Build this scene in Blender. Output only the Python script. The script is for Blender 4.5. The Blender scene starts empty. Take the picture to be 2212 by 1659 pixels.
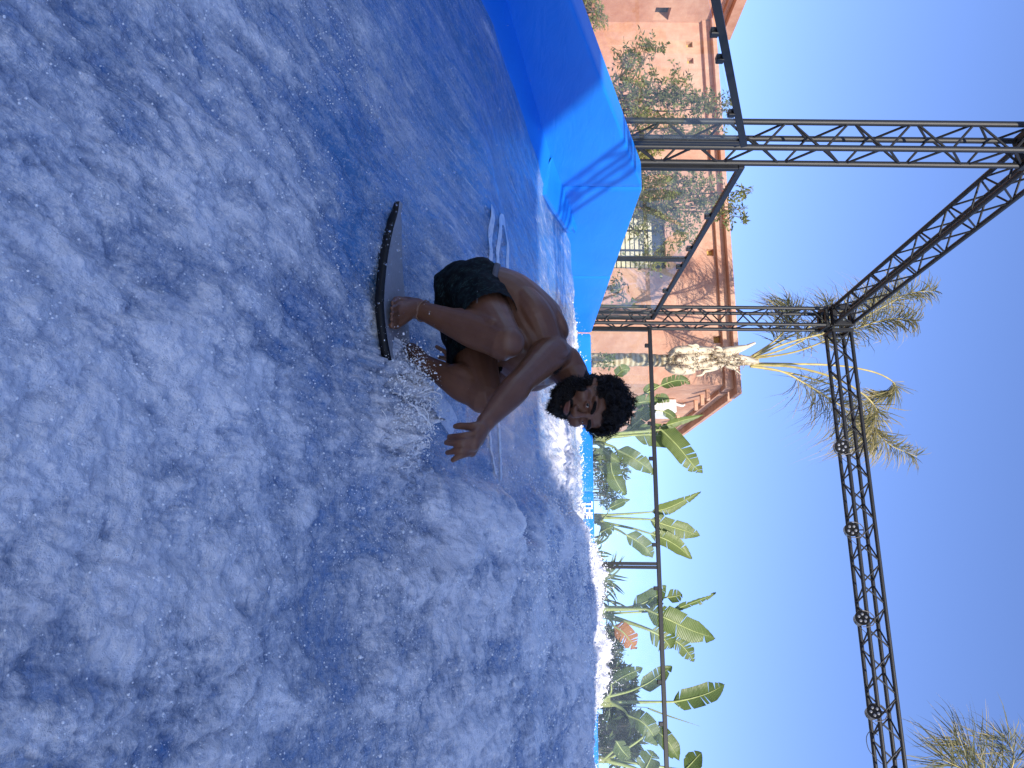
import bpy, math, random
import numpy as np
from mathutils import Vector, Matrix
rad = math.radians
random.seed(7)
rng = np.random.default_rng(7)
SC = bpy.context.scene
COL = SC.collection

# ------------------------------------------------------------------ camera
# The photograph was taken with the phone turned on its side: the top of the
# place points to the right of the picture.  World: X along the back wall to
# the right, Y along the pool away from the camera, Z up, camera at the origin.
F = 1540.0                       # focal length in photo units (2212 wide)
YAW, ROLL = rad(14.0), 0.010
cam_d = bpy.data.cameras.new("camera")
cam = bpy.data.objects.new("camera", cam_d)
COL.objects.link(cam)
cam_d.sensor_fit = 'HORIZONTAL'
cam_d.sensor_width = 36.0
cam_d.lens = 36.0 * F / 2212.0
cam_d.clip_start, cam_d.clip_end = 0.05, 4000
C_R = np.array([math.cos(YAW), math.sin(YAW), 0.0])      # level right
C_F = np.array([-math.sin(YAW), math.cos(YAW), 0.0])     # forward
C_U = np.array([0.0, 0.0, 1.0])
cr, sr = math.cos(ROLL), math.sin(ROLL)
UR = cr * C_R + sr * C_U         # right of the upright picture
UU = -sr * C_R + cr * C_U        # up of the upright picture
# sensor x = upright up, sensor y = upright left, back = -forward
M = Matrix(((UU[0], -UR[0], -C_F[0], 0), (UU[1], -UR[1], -C_F[1], 0), (UU[2], -UR[2], -C_F[2], 0), (0, 0, 0, 1)))
cam.matrix_world = M
SC.camera = cam

def ray(x, y):
    """direction through photo point (x, y), 2212 x 1659 units; forward part 1"""
    return C_F + UR * ((y - 829.5) / F) + UU * ((x - 1106.0) / F)
def P(x, y, d):
    return ray(x, y) * d
def on_plane(x, y, axis, val):
    r = ray(x, y)
    return r * (val / r[axis])

# ------------------------------------------------------------------ light
SUN_AZ, SUN_EL = 33.0, 27.1      # sun behind the camera, to its right
SKY = 0.15
to_sun = Vector((math.sin(rad(SUN_AZ)) * math.cos(rad(SUN_EL)), -math.cos(rad(SUN_AZ)) * math.cos(rad(SUN_EL)), math.sin(rad(SUN_EL))))
world = bpy.data.worlds.new("World")
SC.world = world
world.use_nodes = True
wn = world.node_tree
bg = wn.nodes["Background"]
sky = wn.nodes.new("ShaderNodeTexSky")
sky.sky_type = 'NISHITA'
sky.sun_disc = False
sky.sun_elevation = rad(SUN_EL)
sky.sun_rotation = rad(180.0 - SUN_AZ)
sky.altitude = 400
sky.air_density = 1.0
sky.dust_density = 0.1
sky.ozone_density = 2.2
tint = wn.nodes.new("ShaderNodeMix"); tint.data_type = 'RGBA'; tint.blend_type = 'MULTIPLY'
tint.inputs[0].default_value = 1.0; tint.inputs[7].default_value = (.86, .89, 1.19, 1)
wn.links.new(sky.outputs[0], tint.inputs[6])
wn.links.new(tint.outputs[2], bg.inputs[0])
bg.inputs[1].default_value = SKY
sun_d = bpy.data.lights.new("sun", 'SUN')
sun_d.energy = 4.4
sun_d.angle = rad(0.45)
sun_d.color = (1.0, 0.93, 0.82)
sun = bpy.data.objects.new("sun", sun_d)
COL.objects.link(sun)
sun.rotation_euler = to_sun.to_track_quat('Z', 'Y').to_euler()
sun.location = to_sun * 60
SC.view_settings.view_transform = 'Standard'
SC.view_settings.look = 'None'
SC.view_settings.gamma = 1.0
SC.view_settings.exposure = 0.62
try: SC.view_settings.use_curve_mapping = False
except Exception: pass
SC.cycles.max_bounces = 8
SC.cycles.transparent_max_bounces = 16

# ------------------------------------------------------------------ scene graph helpers
OFF = {}
def tag(o, label=None, cat=None, group=None, kind=None):
    if label: o['label'] = label
    if cat: o['category'] = cat
    if group: o['group'] = group
    if kind: o['kind'] = kind
    return o
def thing(name, label, cat, loc=(0, 0, 0), group=None):
    o = bpy.data.objects.new(name, None)
    o.empty_display_size = 0.1
    COL.objects.link(o)
    o.location = Vector(loc)
    OFF[o] = Vector(loc)
    return tag(o, label, cat, group)
def put(name, me, parent=None, mw=None):
    """link mesh; its coordinates are world coordinates (times mw)"""
    o = bpy.data.objects.new(name, me)
    COL.objects.link(o)
    m = mw.copy() if mw is not None else Matrix.Identity(4)
    OFF[o] = Vector((0, 0, 0))
    if parent is not None:
        o.parent = parent
        if mw is not None and parent.type == 'EMPTY' or parent.type == 'EMPTY':
            m = Matrix.Translation(-OFF[parent]) @ m
    o.matrix_local = m
    return o

class MB:
    """collects shapes into ONE mesh"""
    def __init__(s):
        s.v, s.f, s.n = [], [], 0
    def add(s, v, f):
        v = np.asarray(v, float).reshape(-1, 3)
        s.v.append(v)
        n = s.n
        s.f.extend([tuple(i + n for i in q) for q in f])
        s.n += len(v)
        return s
    def box(s, c, size, R=None, bev=0.0):
        x, y, z = np.asarray(size, float) / 2
        if bev <= 0:
            v = np.array([(i * x, j * y, k * z) for i in (-1, 1) for j in (-1, 1) for k in (-1, 1)])
            f = [(0, 1, 3, 2), (4, 6, 7, 5), (0, 4, 5, 1), (2, 3, 7, 6), (0, 2, 6, 4), (1, 5, 7, 3)]
        else:
            b = min(bev, x * .9, y * .9, z * .9)
            v, idx = [], {}
            for i in (-1, 1):
                for j in (-1, 1):
                    for k in (-1, 1):
                        for a in range(3):
                            p = [i * (x - b), j * (y - b), k * (z - b)]
                            p[a] += (i, j, k)[a] * b
                            idx[(i, j, k, a)] = len(v); v.append(p)
            f = []
            for a in range(3):
                o1, o2 = [(1, 2), (0, 2), (0, 1)][a]
                for sg in (-1, 1):
                    q = []
                    for (p1, p2) in ((-1, -1), (1, -1), (1, 1), (-1, 1)):
                        key = [0, 0, 0]; key[a] = sg; key[o1] = p1; key[o2] = p2
                        q.append(idx[(*key, a)])
                    f.append(tuple(q))
            for a in range(3):
                o1, o2 = [(1, 2), (0, 2), (0, 1)][a]
                for p1 in (-1, 1):
                    for p2 in (-1, 1):
                        k1 = [0, 0, 0]; k1[o1] = p1; k1[o2] = p2
                        ka, kb = list(k1), list(k1); ka[a] = -1; kb[a] = 1
                        f.append((idx[(*ka, o1)], idx[(*kb, o1)], idx[(*kb, o2)], idx[(*ka, o2)]))
            for i in (-1, 1):
                for j in (-1, 1):
                    for k in (-1, 1):
                        f.append(tuple(idx[(i, j, k, a)] for a in range(3)))
            v = np.array(v)
        if R is not None: v = v @ np.asarray(R).T
        return s.add(v + np.asarray(c, float), f)
    def tube(s, pts, r, n=8, cap=True):
        v, f = sweep(pts, r, n, cap)
        return s.add(v, f)
    def quad(s, a, b, c, d):
        return s.add([a, b, c, d], [(0, 1, 2, 3)])
    def mesh(s, name, mat=None, smooth=False, fix=True):
        me = bpy.data.meshes.new(name)
        v = np.concatenate(s.v) if s.v else np.zeros((0, 3))
        me.from_pydata(v.tolist(), [], s.f)
        if fix and len(s.f) < 60000:
            import bmesh
            bm = bmesh.new(); bm.from_mesh(me)
            bmesh.ops.recalc_face_normals(bm, faces=bm.faces)
            bm.to_mesh(me); bm.free()
        if smooth: me.shade_smooth()
        if mat: me.materials.append(mat)
        me.update()
        return me
    def build(s, name, mat, parent=None, smooth=False, fix=True):
        return put(name, s.mesh(name, mat, smooth, fix), parent)

def unit(a):
    a = np.asarray(a, float)
    return a / (np.linalg.norm(a) + 1e-12)
def frames(pts):
    pts = np.asarray(pts, float)
    t = np.gradient(pts, axis=0)
    t /= np.linalg.norm(t, axis=1)[:, None] + 1e-12
    ref = np.array([0.0, 0, 1]) if abs(t[0][2]) < .9 else np.array([1.0, 0, 0])
    u = unit(np.cross(ref, t[0]))
    us = [u]
    for k in range(1, len(pts)):
        u = us[-1] - t[k] * np.dot(us[-1], t[k])
        us.append(unit(u))
    us = np.array(us)
    return t, us, np.cross(t, us)
def sweep(pts, r, n=8, cap=True):
    pts = np.asarray(pts, float)
    r = np.broadcast_to(np.asarray(r, float), (len(pts),))
    t, u, w = frames(pts)
    a = np.arange(n) * 2 * math.pi / n
    ring = u[:, None, :] * np.cos(a)[None, :, None] + w[:, None, :] * np.sin(a)[None, :, None]
    v = (pts[:, None, :] + ring * r[:, None, None]).reshape(-1, 3)
    f = []
    for k in range(len(pts) - 1):
        for i in range(n):
            j = (i + 1) % n
            f.append((k * n + i, k * n + j, (k + 1) * n + j, (k + 1) * n + i))
    if cap:
        f.append(tuple(range(n))[::-1])
        f.append(tuple(range((len(pts) - 1) * n, len(pts) * n)))
    return v, f
def spline(pts, m=8):
    """Catmull-Rom through points (any number of columns)"""
    p = np.asarray(pts, float)
    q = np.vstack([2 * p[0] - p[1], p, 2 * p[-1] - p[-2]])
    out = []
    for i in range(1, len(q) - 2):
        for k in range(m):
            t = k / m
            out.append(.5 * ((2 * q[i]) + (-q[i - 1] + q[i + 1]) * t + (2 * q[i - 1] - 5 * q[i] + 4 * q[i + 1] - q[i + 2]) * t * t + (-q[i - 1] + 3 * q[i] - 3 * q[i + 1] + q[i + 2]) * t ** 3))
    out.append(p[-1])
    return np.array(out)

# ------------------------------------------------------------------ noise (numpy)
def _hash(ix, iy, seed):
    h = (ix * 374761393 + iy * 668265263 + seed * 974634777) & 0x7fffffff
    h = ((h ^ (h >> 13)) * 1274126177) & 0x7fffffff
    return (h ^ (h >> 16)) & 0xffff
def perlin(x, y, seed=0):
    xi, yi = np.floor(x).astype(np.int64), np.floor(y).astype(np.int64)
    xf, yf = x - xi, y - yi
    u, v = xf ** 3 * (xf * (xf * 6 - 15) + 10), yf ** 3 * (yf * (yf * 6 - 15) + 10)
    def g(dx, dy):
        a = _hash(xi + dx, yi + dy, seed) * (2 * math.pi / 65536)
        return np.cos(a) * (xf - dx) + np.sin(a) * (yf - dy)
    n0 = g(0, 0) * (1 - u) + g(1, 0) * u
    n1 = g(0, 1) * (1 - u) + g(1, 1) * u
    return (n0 * (1 - v) + n1 * v) * 1.5
def fbm(x, y, oct=4, seed=0, gain=.5, lac=2.03):
    a, s, f = 1.0, 0, 1.0
    for k in range(oct):
        s = s + a * perlin(x * f + 17.3 * k, y * f - 9.1 * k, seed + k)
        a *= gain; f *= lac
    return s
def billow(x, y, oct=4, seed=0, gain=.5, lac=2.1):
    a, s, f, tot = 1.0, 0, 1.0, 0
    for k in range(oct):
        s = s + a * np.abs(perlin(x * f + 31.7 * k, y * f + 5.3 * k, seed + k)); tot += a
        a *= gain; f *= lac
    return s / tot
def sstep(a, b, x):
    t = np.clip((x - a) / (b - a), 0, 1)
    return t * t * (3 - 2 * t)

# ------------------------------------------------------------------ materials
class NT:
    def __init__(s, name):
        s.m = bpy.data.materials.new(name); s.m.use_nodes = True
        s.t = s.m.node_tree
        s.b = s.t.nodes["Principled BSDF"]; s.out = s.t.nodes["Material Output"]
    def n(s, typ, ins=None, **kw):
        nd = s.t.nodes.new(typ)
        for k, v in kw.items(): setattr(nd, k, v)
        for k, v in (ins or {}).items():
            if hasattr(v, 'links'): s.t.links.new(v, nd.inputs[k])
            else: nd.inputs[k].default_value = v
        return nd
    def link(s, a, b): s.t.links.new(a, b)
    def set(s, **kw):
        for k, v in kw.items():
            i = s.b.inputs[k.replace('_', ' ')]
            if hasattr(v, 'links'): s.link(v, i)
            else: i.default_value = v
    def coord(s, scale=(1, 1, 1), rot=(0, 0, 0), out='Object'):
        tc = s.n("ShaderNodeTexCoord")
        mp = s.n("ShaderNodeMapping", {'Scale': scale, 'Rotation': rot})
        s.link(tc.outputs[out], mp.inputs[0])
        return mp.outputs[0]
    def noise(s, co, scale=5, detail=4, rough=.55, dist=0.0):
        return s.n("ShaderNodeTexNoise", {'Vector': co, 'Scale': scale, 'Detail': detail, 'Roughness': rough, 'Distortion': dist}).outputs[0]
    def ramp(s, fac, stops):
        nd = s.n("ShaderNodeValToRGB", {'Fac': fac})
        e = nd.color_ramp.elements
        while len(e) < len(stops): e.new(.5)
        for k, (p, c) in enumerate(stops):
            e[k].position = p
            e[k].color = (*c, 1) if not np.isscalar(c) else (c, c, c, 1)
        return nd.outputs[0]
    def mix(s, fac, a, b):
        nd = s.n("ShaderNodeMix", data_type='RGBA')
        for k, v in ((0, fac), (6, a), (7, b)):
            if hasattr(v, 'links'): s.link(v, nd.inputs[k])
            else: nd.inputs[k].default_value = v if k == 0 else (*v, 1)
        return nd.outputs[2]
    def math(s, op, a, b=0.0, c=None, clamp=False):
        nd = s.n("ShaderNodeMath", operation=op, use_clamp=clamp)
        for k, v in enumerate((a, b) if c is None else (a, b, c)):
            if hasattr(v, 'links'): s.link(v, nd.inputs[k])
            else: nd.inputs[k].default_value = v
        return nd.outputs[0]
    def attr(s, name):
        return s.n("ShaderNodeAttribute", attribute_name=name)
    def bump(s, h, strength=.3, dist=.01):
        nd = s.n("ShaderNodeBump", {'Strength': strength, 'Distance': dist, 'Height': h})
        s.link(nd.outputs[0], s.b.inputs['Normal'])
        return nd.outputs[0]

def plain(name, col, rough=.5, metal=0.0, var=.12, scale=8, bump=0.0, bscale=60, spec=.5):
    m = NT(name)
    co = m.coord()
    n = m.noise(co, scale, 5, .6)
    c0 = tuple(max(0, c * (1 - var)) for c in col); c1 = tuple(min(1, c * (1 + var)) for c in col)
    m.set(Base_Color=m.ramp(n, [(.3, c0), (.7, c1)]), Roughness=rough, Metallic=metal, Specular_IOR_Level=spec)
    if bump: m.bump(m.noise(co, bscale, 4, .6), bump, .01)
    return m.m

MAT = {}
MAT['steel'] = plain("truss_paint", (.012, .0118, .0115), .5, 0.0, .35, 14, .12, 240)
MAT['frame'] = plain("black_frame", (.007, .0068, .007), .45, 0.0, .3, 9, .05, 120)
MAT['rubber'] = plain("rubber", (.015, .015, .016), .6)
MAT['concrete'] = plain("deck", (.33, .30, .27), .85, 0, .15, 3, .2, 40)
MAT['white'] = plain("white_print", (.75, .76, .78), .5, 0, .05, 30)
def mk_pad():
    m = NT("blue_vinyl")
    co = m.coord()
    big = m.noise(co, 1.3, 3, .5)
    fine = m.noise(m.coord((1, 1, 1)), 420, 2, .5)
    spots = m.noise(co, 70, 2, .5)
    c = m.ramp(big, [(.3, (.006, .165, .66)), (.7, (.012, .215, .76))])
    c = m.mix(m.ramp(spots, [(.70, 0.0), (.78, .25)]), c, (.25, .42, .8))
    m.set(Base_Color=c, Roughness=m.ramp(big, [(.3, .32), (.7, .46)]), Specular_IOR_Level=.35)
    wr = m.noise(m.coord((2.0, 2.0, 9.0), (0.0, 0.5, 0.4)), 1.2, 4, .6, .8)
    h = m.math('ADD', m.math('MULTIPLY', wr, 1.0), m.math('MULTIPLY', fine, .03))
    m.bump(h, .12, .05)
    return m.m
MAT['pad'] = mk_pad()
def mk_glass():
    m = NT("clear_glass")
    m.t.nodes.remove(m.b)
    fr = m.n("ShaderNodeFresnel", {'IOR': 1.45}).outputs[0]
    bf = m.n("ShaderNodeNewGeometry").outputs['Backfacing']
    fr = m.math('MULTIPLY', m.math('MULTIPLY', fr, m.math('SUBTRACT', 1.0, bf)), .8)
    tr = m.n("ShaderNodeBsdfTransparent", {'Color': (.95, .975, .97, 1)})
    gl = m.n("ShaderNodeBsdfGlossy", {'Color': (1, 1, 1, 1), 'Roughness': .02})
    df = m.n("ShaderNodeBsdfDiffuse", {'Color': (.8, .85, .86, 1)})
    haze = m.noise(m.coord(), 6, 5, .65)  # uneven white diffuse veil imitates the whitish reflection on the panes
    k = m.ramp(haze, [(.35, .008), (.75, .035)])
    m1 = m.n("ShaderNodeMixShader"); m.link(fr, m1.inputs[0]); m.link(tr.outputs[0], m1.inputs[1]); m.link(gl.outputs[0], m1.inputs[2])
    m2 = m.n("ShaderNodeMixShader"); m.link(k, m2.inputs[0]); m.link(m1.outputs[0], m2.inputs[1]); m.link(df.outputs[0], m2.inputs[2])
    m.link(m2.outputs[0], m.out.inputs[0])
    return m.m
MAT['glass'] = mk_glass()
def mk_plaster():
    m = NT("terracotta_plaster")
    co = m.coord()
    a = m.noise(co, .55, 6, .62, .4); b = m.noise(co, 5, 5, .65)
    k = m.math('ADD', m.math('MULTIPLY', a, .65), m.math('MULTIPLY', b, .35))
    c = m.ramp(k, [(.34, (.42, .200, .130)), (.50, (.55, .310, .212)), (.66, (.66, .43, .305))])
    st = m.noise(m.coord((3, 3, .25)), 2.2, 4, .6)
    c = m.mix(m.ramp(st, [(.55, 0.0), (.75, .35)]), c, (.42, .19, .115))
    m.set(Base_Color=c, Roughness=.92, Specular_IOR_Level=.15)
    m.bump(m.noise(co, 22, 6, .65), .35, .03)
    return m.m
MAT['plaster'] = mk_plaster()
MAT['yellow'] = plain("ochre_paint", (.62, .40, .12), .8, 0, .1, 6)
MAT['blind'] = plain("cream_shutter", (.62, .55, .36), .7, 0, .08, 6)
MAT['darkglass'] = plain("dark_window", (.03, .035, .045), .08, 0, .3, 2)
# ================================================================== SETTING
SL = -3.08                        # inner face of the left padded wall (x)
TB = 9.40                         # inner face of the back padded wall (y)
GROUND = -1.15
put("ground", MB().quad((-600, -600, GROUND), (600, -600, GROUND), (600, 900, GROUND), (-600, 900, GROUND)).mesh("ground", MAT['concrete']))['kind'] = 'structure'

def base(t):
    """the wave ramp: rises away from the camera, flattens at the crest"""
    t = np.asarray(t, float)
    z = .33 + .21 * (t - 5.455) - .085 * np.clip(3.3 - t, 0, 4)
    a = sstep(5.9, 8.2, t)
    return z * (1 - a) + (.50 + .045 * (t - 6.5)) * a
FOAM_EDGE = -.42                  # foam lies to the right of this line
def water(s, t, want_foam=True):
    wob = .16 * fbm(s * 0 + 3.1, t * 1.1, 3, 5) + .10 * fbm(s * 2.2, t * 2.2, 3, 15)
    edge = FOAM_EDGE + wob + .14 * np.exp(-((t - 3.5) / .55) ** 2)
    right = sstep(edge - .05, edge + .22, s) * sstep(1.2, 2.6, t)
    near = sstep(3.3, 1.3, t + .35 * fbm(s * 1.1, t * .9, 3, 25) + .32 * np.clip(-s - .5, 0, 3))
    back = sstep(5.9, 6.9, t + .5 * fbm(s * .8 + 9, t, 3, 35) + .25 * np.clip(s + 1.2, -1.5, 1.0))
    boil = np.exp(-(((s + .80) / .38) ** 2 + ((t - 5.6) / .75) ** 2)) * 1.15
    reg = np.clip(np.maximum(np.maximum(np.maximum(right, near), back), boil), 0, 1)
    # where the flow is thin along the left wall
    h = base(t)
    far = sstep(.4, 2.5, t)
    # long swells, running with the flow
    h = h + .030 * fbm(s * 1.1, t * .7, 3, 41)
    h = h + .006 * fbm(s * 7, t * 1.4, 3, 42) * (1 - .5 * reg)
    b1 = billow(s * 2.0 + .5 * fbm(s, t, 2, 8), t * .9, 3, 43)
    b2 = billow(s * 7 + .3 * fbm(s * 3, t * 3, 2, 9), t * 4.0, 4, 44)
    b4 = billow(s * 19 + .3 * fbm(s * 6, t * 6, 2, 49), t * 13, 3, 48)
    b3 = fbm(s * 34, t * 24, 3, 45)
    h = h + reg * (.095 * (b1 - .18) + .050 * (b2 - .2) + .016 * (b4 - .2) + .004 * b3)
    h = h + boil * (.05 + .10 * b2)
    h = h + right * .11 * sstep(2.0, 3.6, t)
    # breaking mound on the right and the lip along the back
    prof = np.exp(-((t - 7.75 - .25 * perlin(s * 1.3, s * 0 + 2.2, 51)) / .72) ** 2)
    mound = .05 + .105 * sstep(-.6, 1.0, s) * (1 + .6 * fbm(s * 2.6, s * 0 + .7, 3, 72)) - .20 * sstep(1.1, 1.6, s) + .10 * sstep(2.4, 4.2, s)
    left_lip = .10 * sstep(-2.8, -2.2, s)
    spike = .22 * np.clip(billow(s * 3.3, t * 3.3, 4, 53) - .12, 0, 1) + .05 * np.clip(fbm(s * 11, t * 9, 3, 54), -.2, 1)
    h = h + prof * (mound * sstep(-1.6, -.7, s) + left_lip * .5 + spike * sstep(-2.9, -2.3, s))
    # hump travelling through the foam on the right
    h = h + .16 * np.exp(-((t - 5.2) / .7) ** 2) * sstep(.1, .9, s + .2 * perlin(s, t * 2, 55))
    # trough and boil round the board
    r2 = ((s + .75) / .55) ** 2 + ((t - 2.55) / .22) ** 2
    h = h - .05 * np.exp(-r2) - reg * .03 * np.exp(-((s + .7) / .8) ** 2 - ((t - 2.1) / .5) ** 2)
    # splash thrown up by the nose of the board
    nose = np.exp(-(((s + .56) / .17) ** 2 + ((t - 2.28) / .16) ** 2)) + .55 * np.exp(-(((s + .36) / .16) ** 2 + ((t - 2.42) / .22) ** 2))
    h = h + nose * (.08 + .20 * np.clip(billow(s * 14, t * 14, 3, 57), 0, 1) + .02 * fbm(s * 50, t * 50, 2, 58))
    # foam cover
    veil = fbm(s * 2.1 + .45 * fbm(s * 1.6, t * .9, 2, 60), t * .75 + .3 * fbm(s * 2, t, 2, 64), 5, 61, .6)
    fine = fbm(s * 13, t * 6.5, 4, 62, .65)
    streak = fbm(s * 9 + .4 * fbm(s * 1.5, t, 2, 66), t * .55, 4, 63, .55)
    streak2 = fbm(s * 24, t * 1.0, 3, 67, .55)
    fo = reg * (.80 + .44 * veil + .22 * fine + .8 * (b1 - .22) + .5 * (b2 - .2))
    thin = .12 + .34 * np.clip(streak, 0, 1) ** 1.4 + .16 * np.clip(streak2, 0, 1) + .10 * np.clip(fine, -.4, 1)
    lines = np.clip(1 - np.abs(streak) * 9, 0, 1) * sstep(-.1, .4, fbm(s * 1.2, t * .5, 2, 68)) * .42
    fo = fo + (1 - reg) * (thin + lines)
    fo = fo + .30 * boil + prof * .6 * sstep(-2.9, -2.0, s) * sstep(6.9, 7.6, t)
    tail = np.exp(-(((s + 1.0) / .33) ** 2 + ((t - 2.95) / .30) ** 2))
    fo = fo + .75 * tail * (.6 + .6 * fine)
    h = h + tail * (.03 + .06 * b2)
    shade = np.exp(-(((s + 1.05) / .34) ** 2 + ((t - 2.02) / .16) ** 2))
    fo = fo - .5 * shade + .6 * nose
    return h, np.clip(fo, 0, 1.25), reg

def build_water():
    na, nr = 840, 900
    az = np.linspace(rad(-43), rad(46), na) - YAW * 0
    r = .62 * (13.2 / .62) ** np.linspace(0, 1, nr)
    A, R = np.meshgrid(az, r)
    s = R * np.sin(A - YAW); t = R * np.cos(A - YAW)
    keep = (s > SL - .12) & (t < TB + .06) & (s < 7.5)
    s2, t2 = np.clip(s, SL - .02, 7.5), np.clip(t, -2, TB + .03)
    h, fo, reg = water(s2, t2)
    v = np.stack([s2, t2, h], -1).reshape(-1, 3)
    k = keep
    cell = k[:-1, :-1] & k[1:, :-1] & k[:-1, 1:] & k[1:, 1:]
    idx = np.arange(na * nr).reshape(nr, na)
    q = np.stack([idx[:-1, :-1], idx[:-1, 1:], idx[1:, 1:], idx[1:, :-1]], -1)[cell]
    used = np.zeros(na * nr, bool); used[q.ravel()] = True
    new = np.cumsum(used) - 1
    v = v[used]; q = new[q]; fo = fo.ravel()[used]
    me = bpy.data.meshes.new("water")
    me.vertices.add(len(v)); me.vertices.foreach_set("co", v.astype(np.float32).ravel())
    me.loops.add(q.size); me.loops.foreach_set("vertex_index", q.astype(np.int32).ravel())
    me.polygons.add(len(q))
    me.polygons.foreach_set("loop_start", np.arange(0, q.size, 4, dtype=np.int32))
    me.polygons.foreach_set("loop_total", np.full(len(q), 4, np.int32))
    me.update(calc_edges=True)
    me.shade_smooth()
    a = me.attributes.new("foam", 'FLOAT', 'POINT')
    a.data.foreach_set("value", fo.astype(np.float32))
    m = NT("rushing_water")
    co = m.coord()
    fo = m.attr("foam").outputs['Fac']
    S = lambda x, k, c=.5: m.math('MULTIPLY', m.math('SUBTRACT', x, c), k)
    sx = m.n("ShaderNodeSeparateXYZ"); m.link(co, sx.inputs[0])
    side = m.n("ShaderNodeMapRange", {'Value': sx.outputs[0], 'From Min': -.55, 'From Max': .05}).outputs[0]
    def both(sc, det, ro, di, k):
        a_ = m.noise(m.coord((1, k, 1)), sc, det, ro, di); b_ = m.noise(m.coord((.75, 1.15, 1)), sc, det, ro, di)
        nd = m.n("ShaderNodeMix", {0: side, 2: a_, 3: b_}, data_type='FLOAT'); return nd.outputs[0]
    n0 = both(7.5, 8, .68, 1.0, .20)
    n1 = both(38, 6, .72, .6, .26)
    n2 = m.noise(co, 150, 4, .72, .3)
    n3 = m.noise(m.coord((95, 9, 20)), 1.0, 5, .65, .4)
    def bubbles(sc, r0, r1):
        v = m.n("ShaderNodeTexVoronoi", {'Vector': co, 'Scale': sc, 'Randomness': 1.0}, feature='F1')
        return m.ramp(v.outputs['Distance'], [(r0, 1.0), (r1, 0.0)])
    bb = m.math('ADD', m.math('MULTIPLY', bubbles(75.0, .10, .55), .55), m.math('MULTIPLY', bubbles(190.0, .10, .55), .45))
    sg = m.math('MULTIPLY', bubbles(150.0, .14, .26), m.ramp(n1, [(.50, 0.0), (.57, 1.0)]))  # white sparkle dots put into the colour, imitating small glints
    # torn sheets of thick foam with crisp borders, over a thin veil of bubbles
    thick = m.math('ADD', n0, S(fo, .34, .66))
    thick = m.math('ADD', thick, S(n1, .16))
    thick = m.ramp(thick, [(.44, 0.0), (.54, .6), (.66, 1.0)])
    f = m.math('ADD', fo, S(n0, 1.0))
    f = m.math('ADD', f, S(n1, 1.1))
    f = m.math('ADD', f, S(n2, .85))
    f = m.math('ADD', f, S(n3, .85))
    f = m.math('ADD', f, S(bb, .40, .35))
    f = m.ramp(f, [(.0, .02), (.34, .30), (.70, .60), (1.15, .95)])
    gate = m.math('MULTIPLY', thick, m.ramp(fo, [(.18, 0.0), (.55, 1.0)]))
    f = m.math('ADD', m.math('MULTIPLY', f, .84), m.math('MULTIPLY', m.math('MULTIPLY', gate, m.math('ADD', .72, m.math('ADD', S(n2, .5), S(n1, .7)))), .34), None, True)
    f2 = m.math('MAXIMUM', f, m.math('MULTIPLY', sg, .95))
    blue = m.ramp(m.noise(co, 2.2, 3, .5), [(.3, (.036, .140, .34)), (.7, (.050, .200, .45))])
    c = m.mix(f2, blue, (.92, .88, .88))
    m.set(Base_Color=c, Roughness=m.ramp(f, [(0, .10), (.4, .25), (1, .50)]), IOR=1.333, Specular_IOR_Level=.5)
    h = m.math('ADD', m.math('MULTIPLY', n1, .9), m.math('MULTIPLY', n2, .22))
    h = m.math('ADD', h, m.math('MULTIPLY', n3, .30))
    h = m.math('ADD', h, m.math('MULTIPLY', bb, .16))
    h = m.math('ADD', h, m.math('MULTIPLY', gate, .60))
    m.bump(h, .8, .020)
    # the clear skin of water over everything: glints
    hc = m.math('ADD', m.math('MULTIPLY', n1, 1.0), m.math('MULTIPLY', m.noise(m.coord((1, .6, 1)), 85, 3, .55, .4), .55))
    cb = m.n("ShaderNodeBump", {'Strength': 1.0, 'Distance': .03, 'Height': hc})
    m.set(Coat_Weight=.85, Coat_Roughness=.06, Coat_IOR=1.36)
    m.link(cb.outputs[0], m.b.inputs['Coat Normal'])
    me.materials.append(m.m)
    o = put("water", me); o['kind'] = 'structure'
    return o
build_water()

# ------------------------------------------------------------------ padded walls
def ztop(t): return 1.09 - .375 * max(0.0, 5.455 - t)
def pad_panel(parent, a0, a1, along, seed, top=ztop, depth=.24, flip=1):
    """vinyl covered foam block between stations a0..a1; along='y' (left wall) or 'x' (back wall)"""
    n = max(6, int(abs(a1 - a0) / .035))
    av = np.linspace(a0, a1, n)
    prof = [(0, h) for h in np.linspace(-1.5, -.03, 26)] + [(.002, -.014), (.007, -.005), (.016, -.001)] + [(w, 0.0) for w in np.linspace(.06, depth - .02, 5)] + [(depth, -.02), (depth, -1.5)]
    V, Fc = [], []
    for i, a in enumerate(av):
        zt = top(a)
        e = min(a - a0, a1 - a) / abs(a1 - a0)
        ed = min(abs(a - a0), abs(a1 - a))
        seam = .010 * math.exp(-ed / .012)
        for j, (w, h) in enumerate(prof):
            wr = 0
            if j < 26:
                hh = h + 1.5
                x1, y1 = np.array([a * 1.4]), np.array([h * 5.0 + a * .8])
                wr = float(fbm(x1, y1, 3, seed)[0]) * .003 + float(perlin(np.array([a * 2.0]), np.array([h * 16.0 + a * 5]), seed + 5)[0]) * .003 * math.exp(-ed / .4)
                wr += -.007 * (1 - min(1, ed / .3)) * 0
            d = w + seam + wr
            z = zt + h - (seam if j >= 26 else 0)
            V.append((SL - d, a, z) if along == 'y' else (a, TB + d, z))
    m = len(prof)
    for i in range(n - 1):
        for j in range(m - 1):
            q = (i * m + j, i * m + j + 1, (i + 1) * m + j + 1, (i + 1) * m + j)
            Fc.append(q)
    Fc.append(tuple(range(m))); Fc.append(tuple(range((n - 1) * m, n * m))[::-1])
    o = MB().add(V, Fc).build("pad_panel", MAT['pad'], parent, smooth=True)
    o.data.set_sharp_from_angle(angle=rad(24))
    return o
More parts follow.
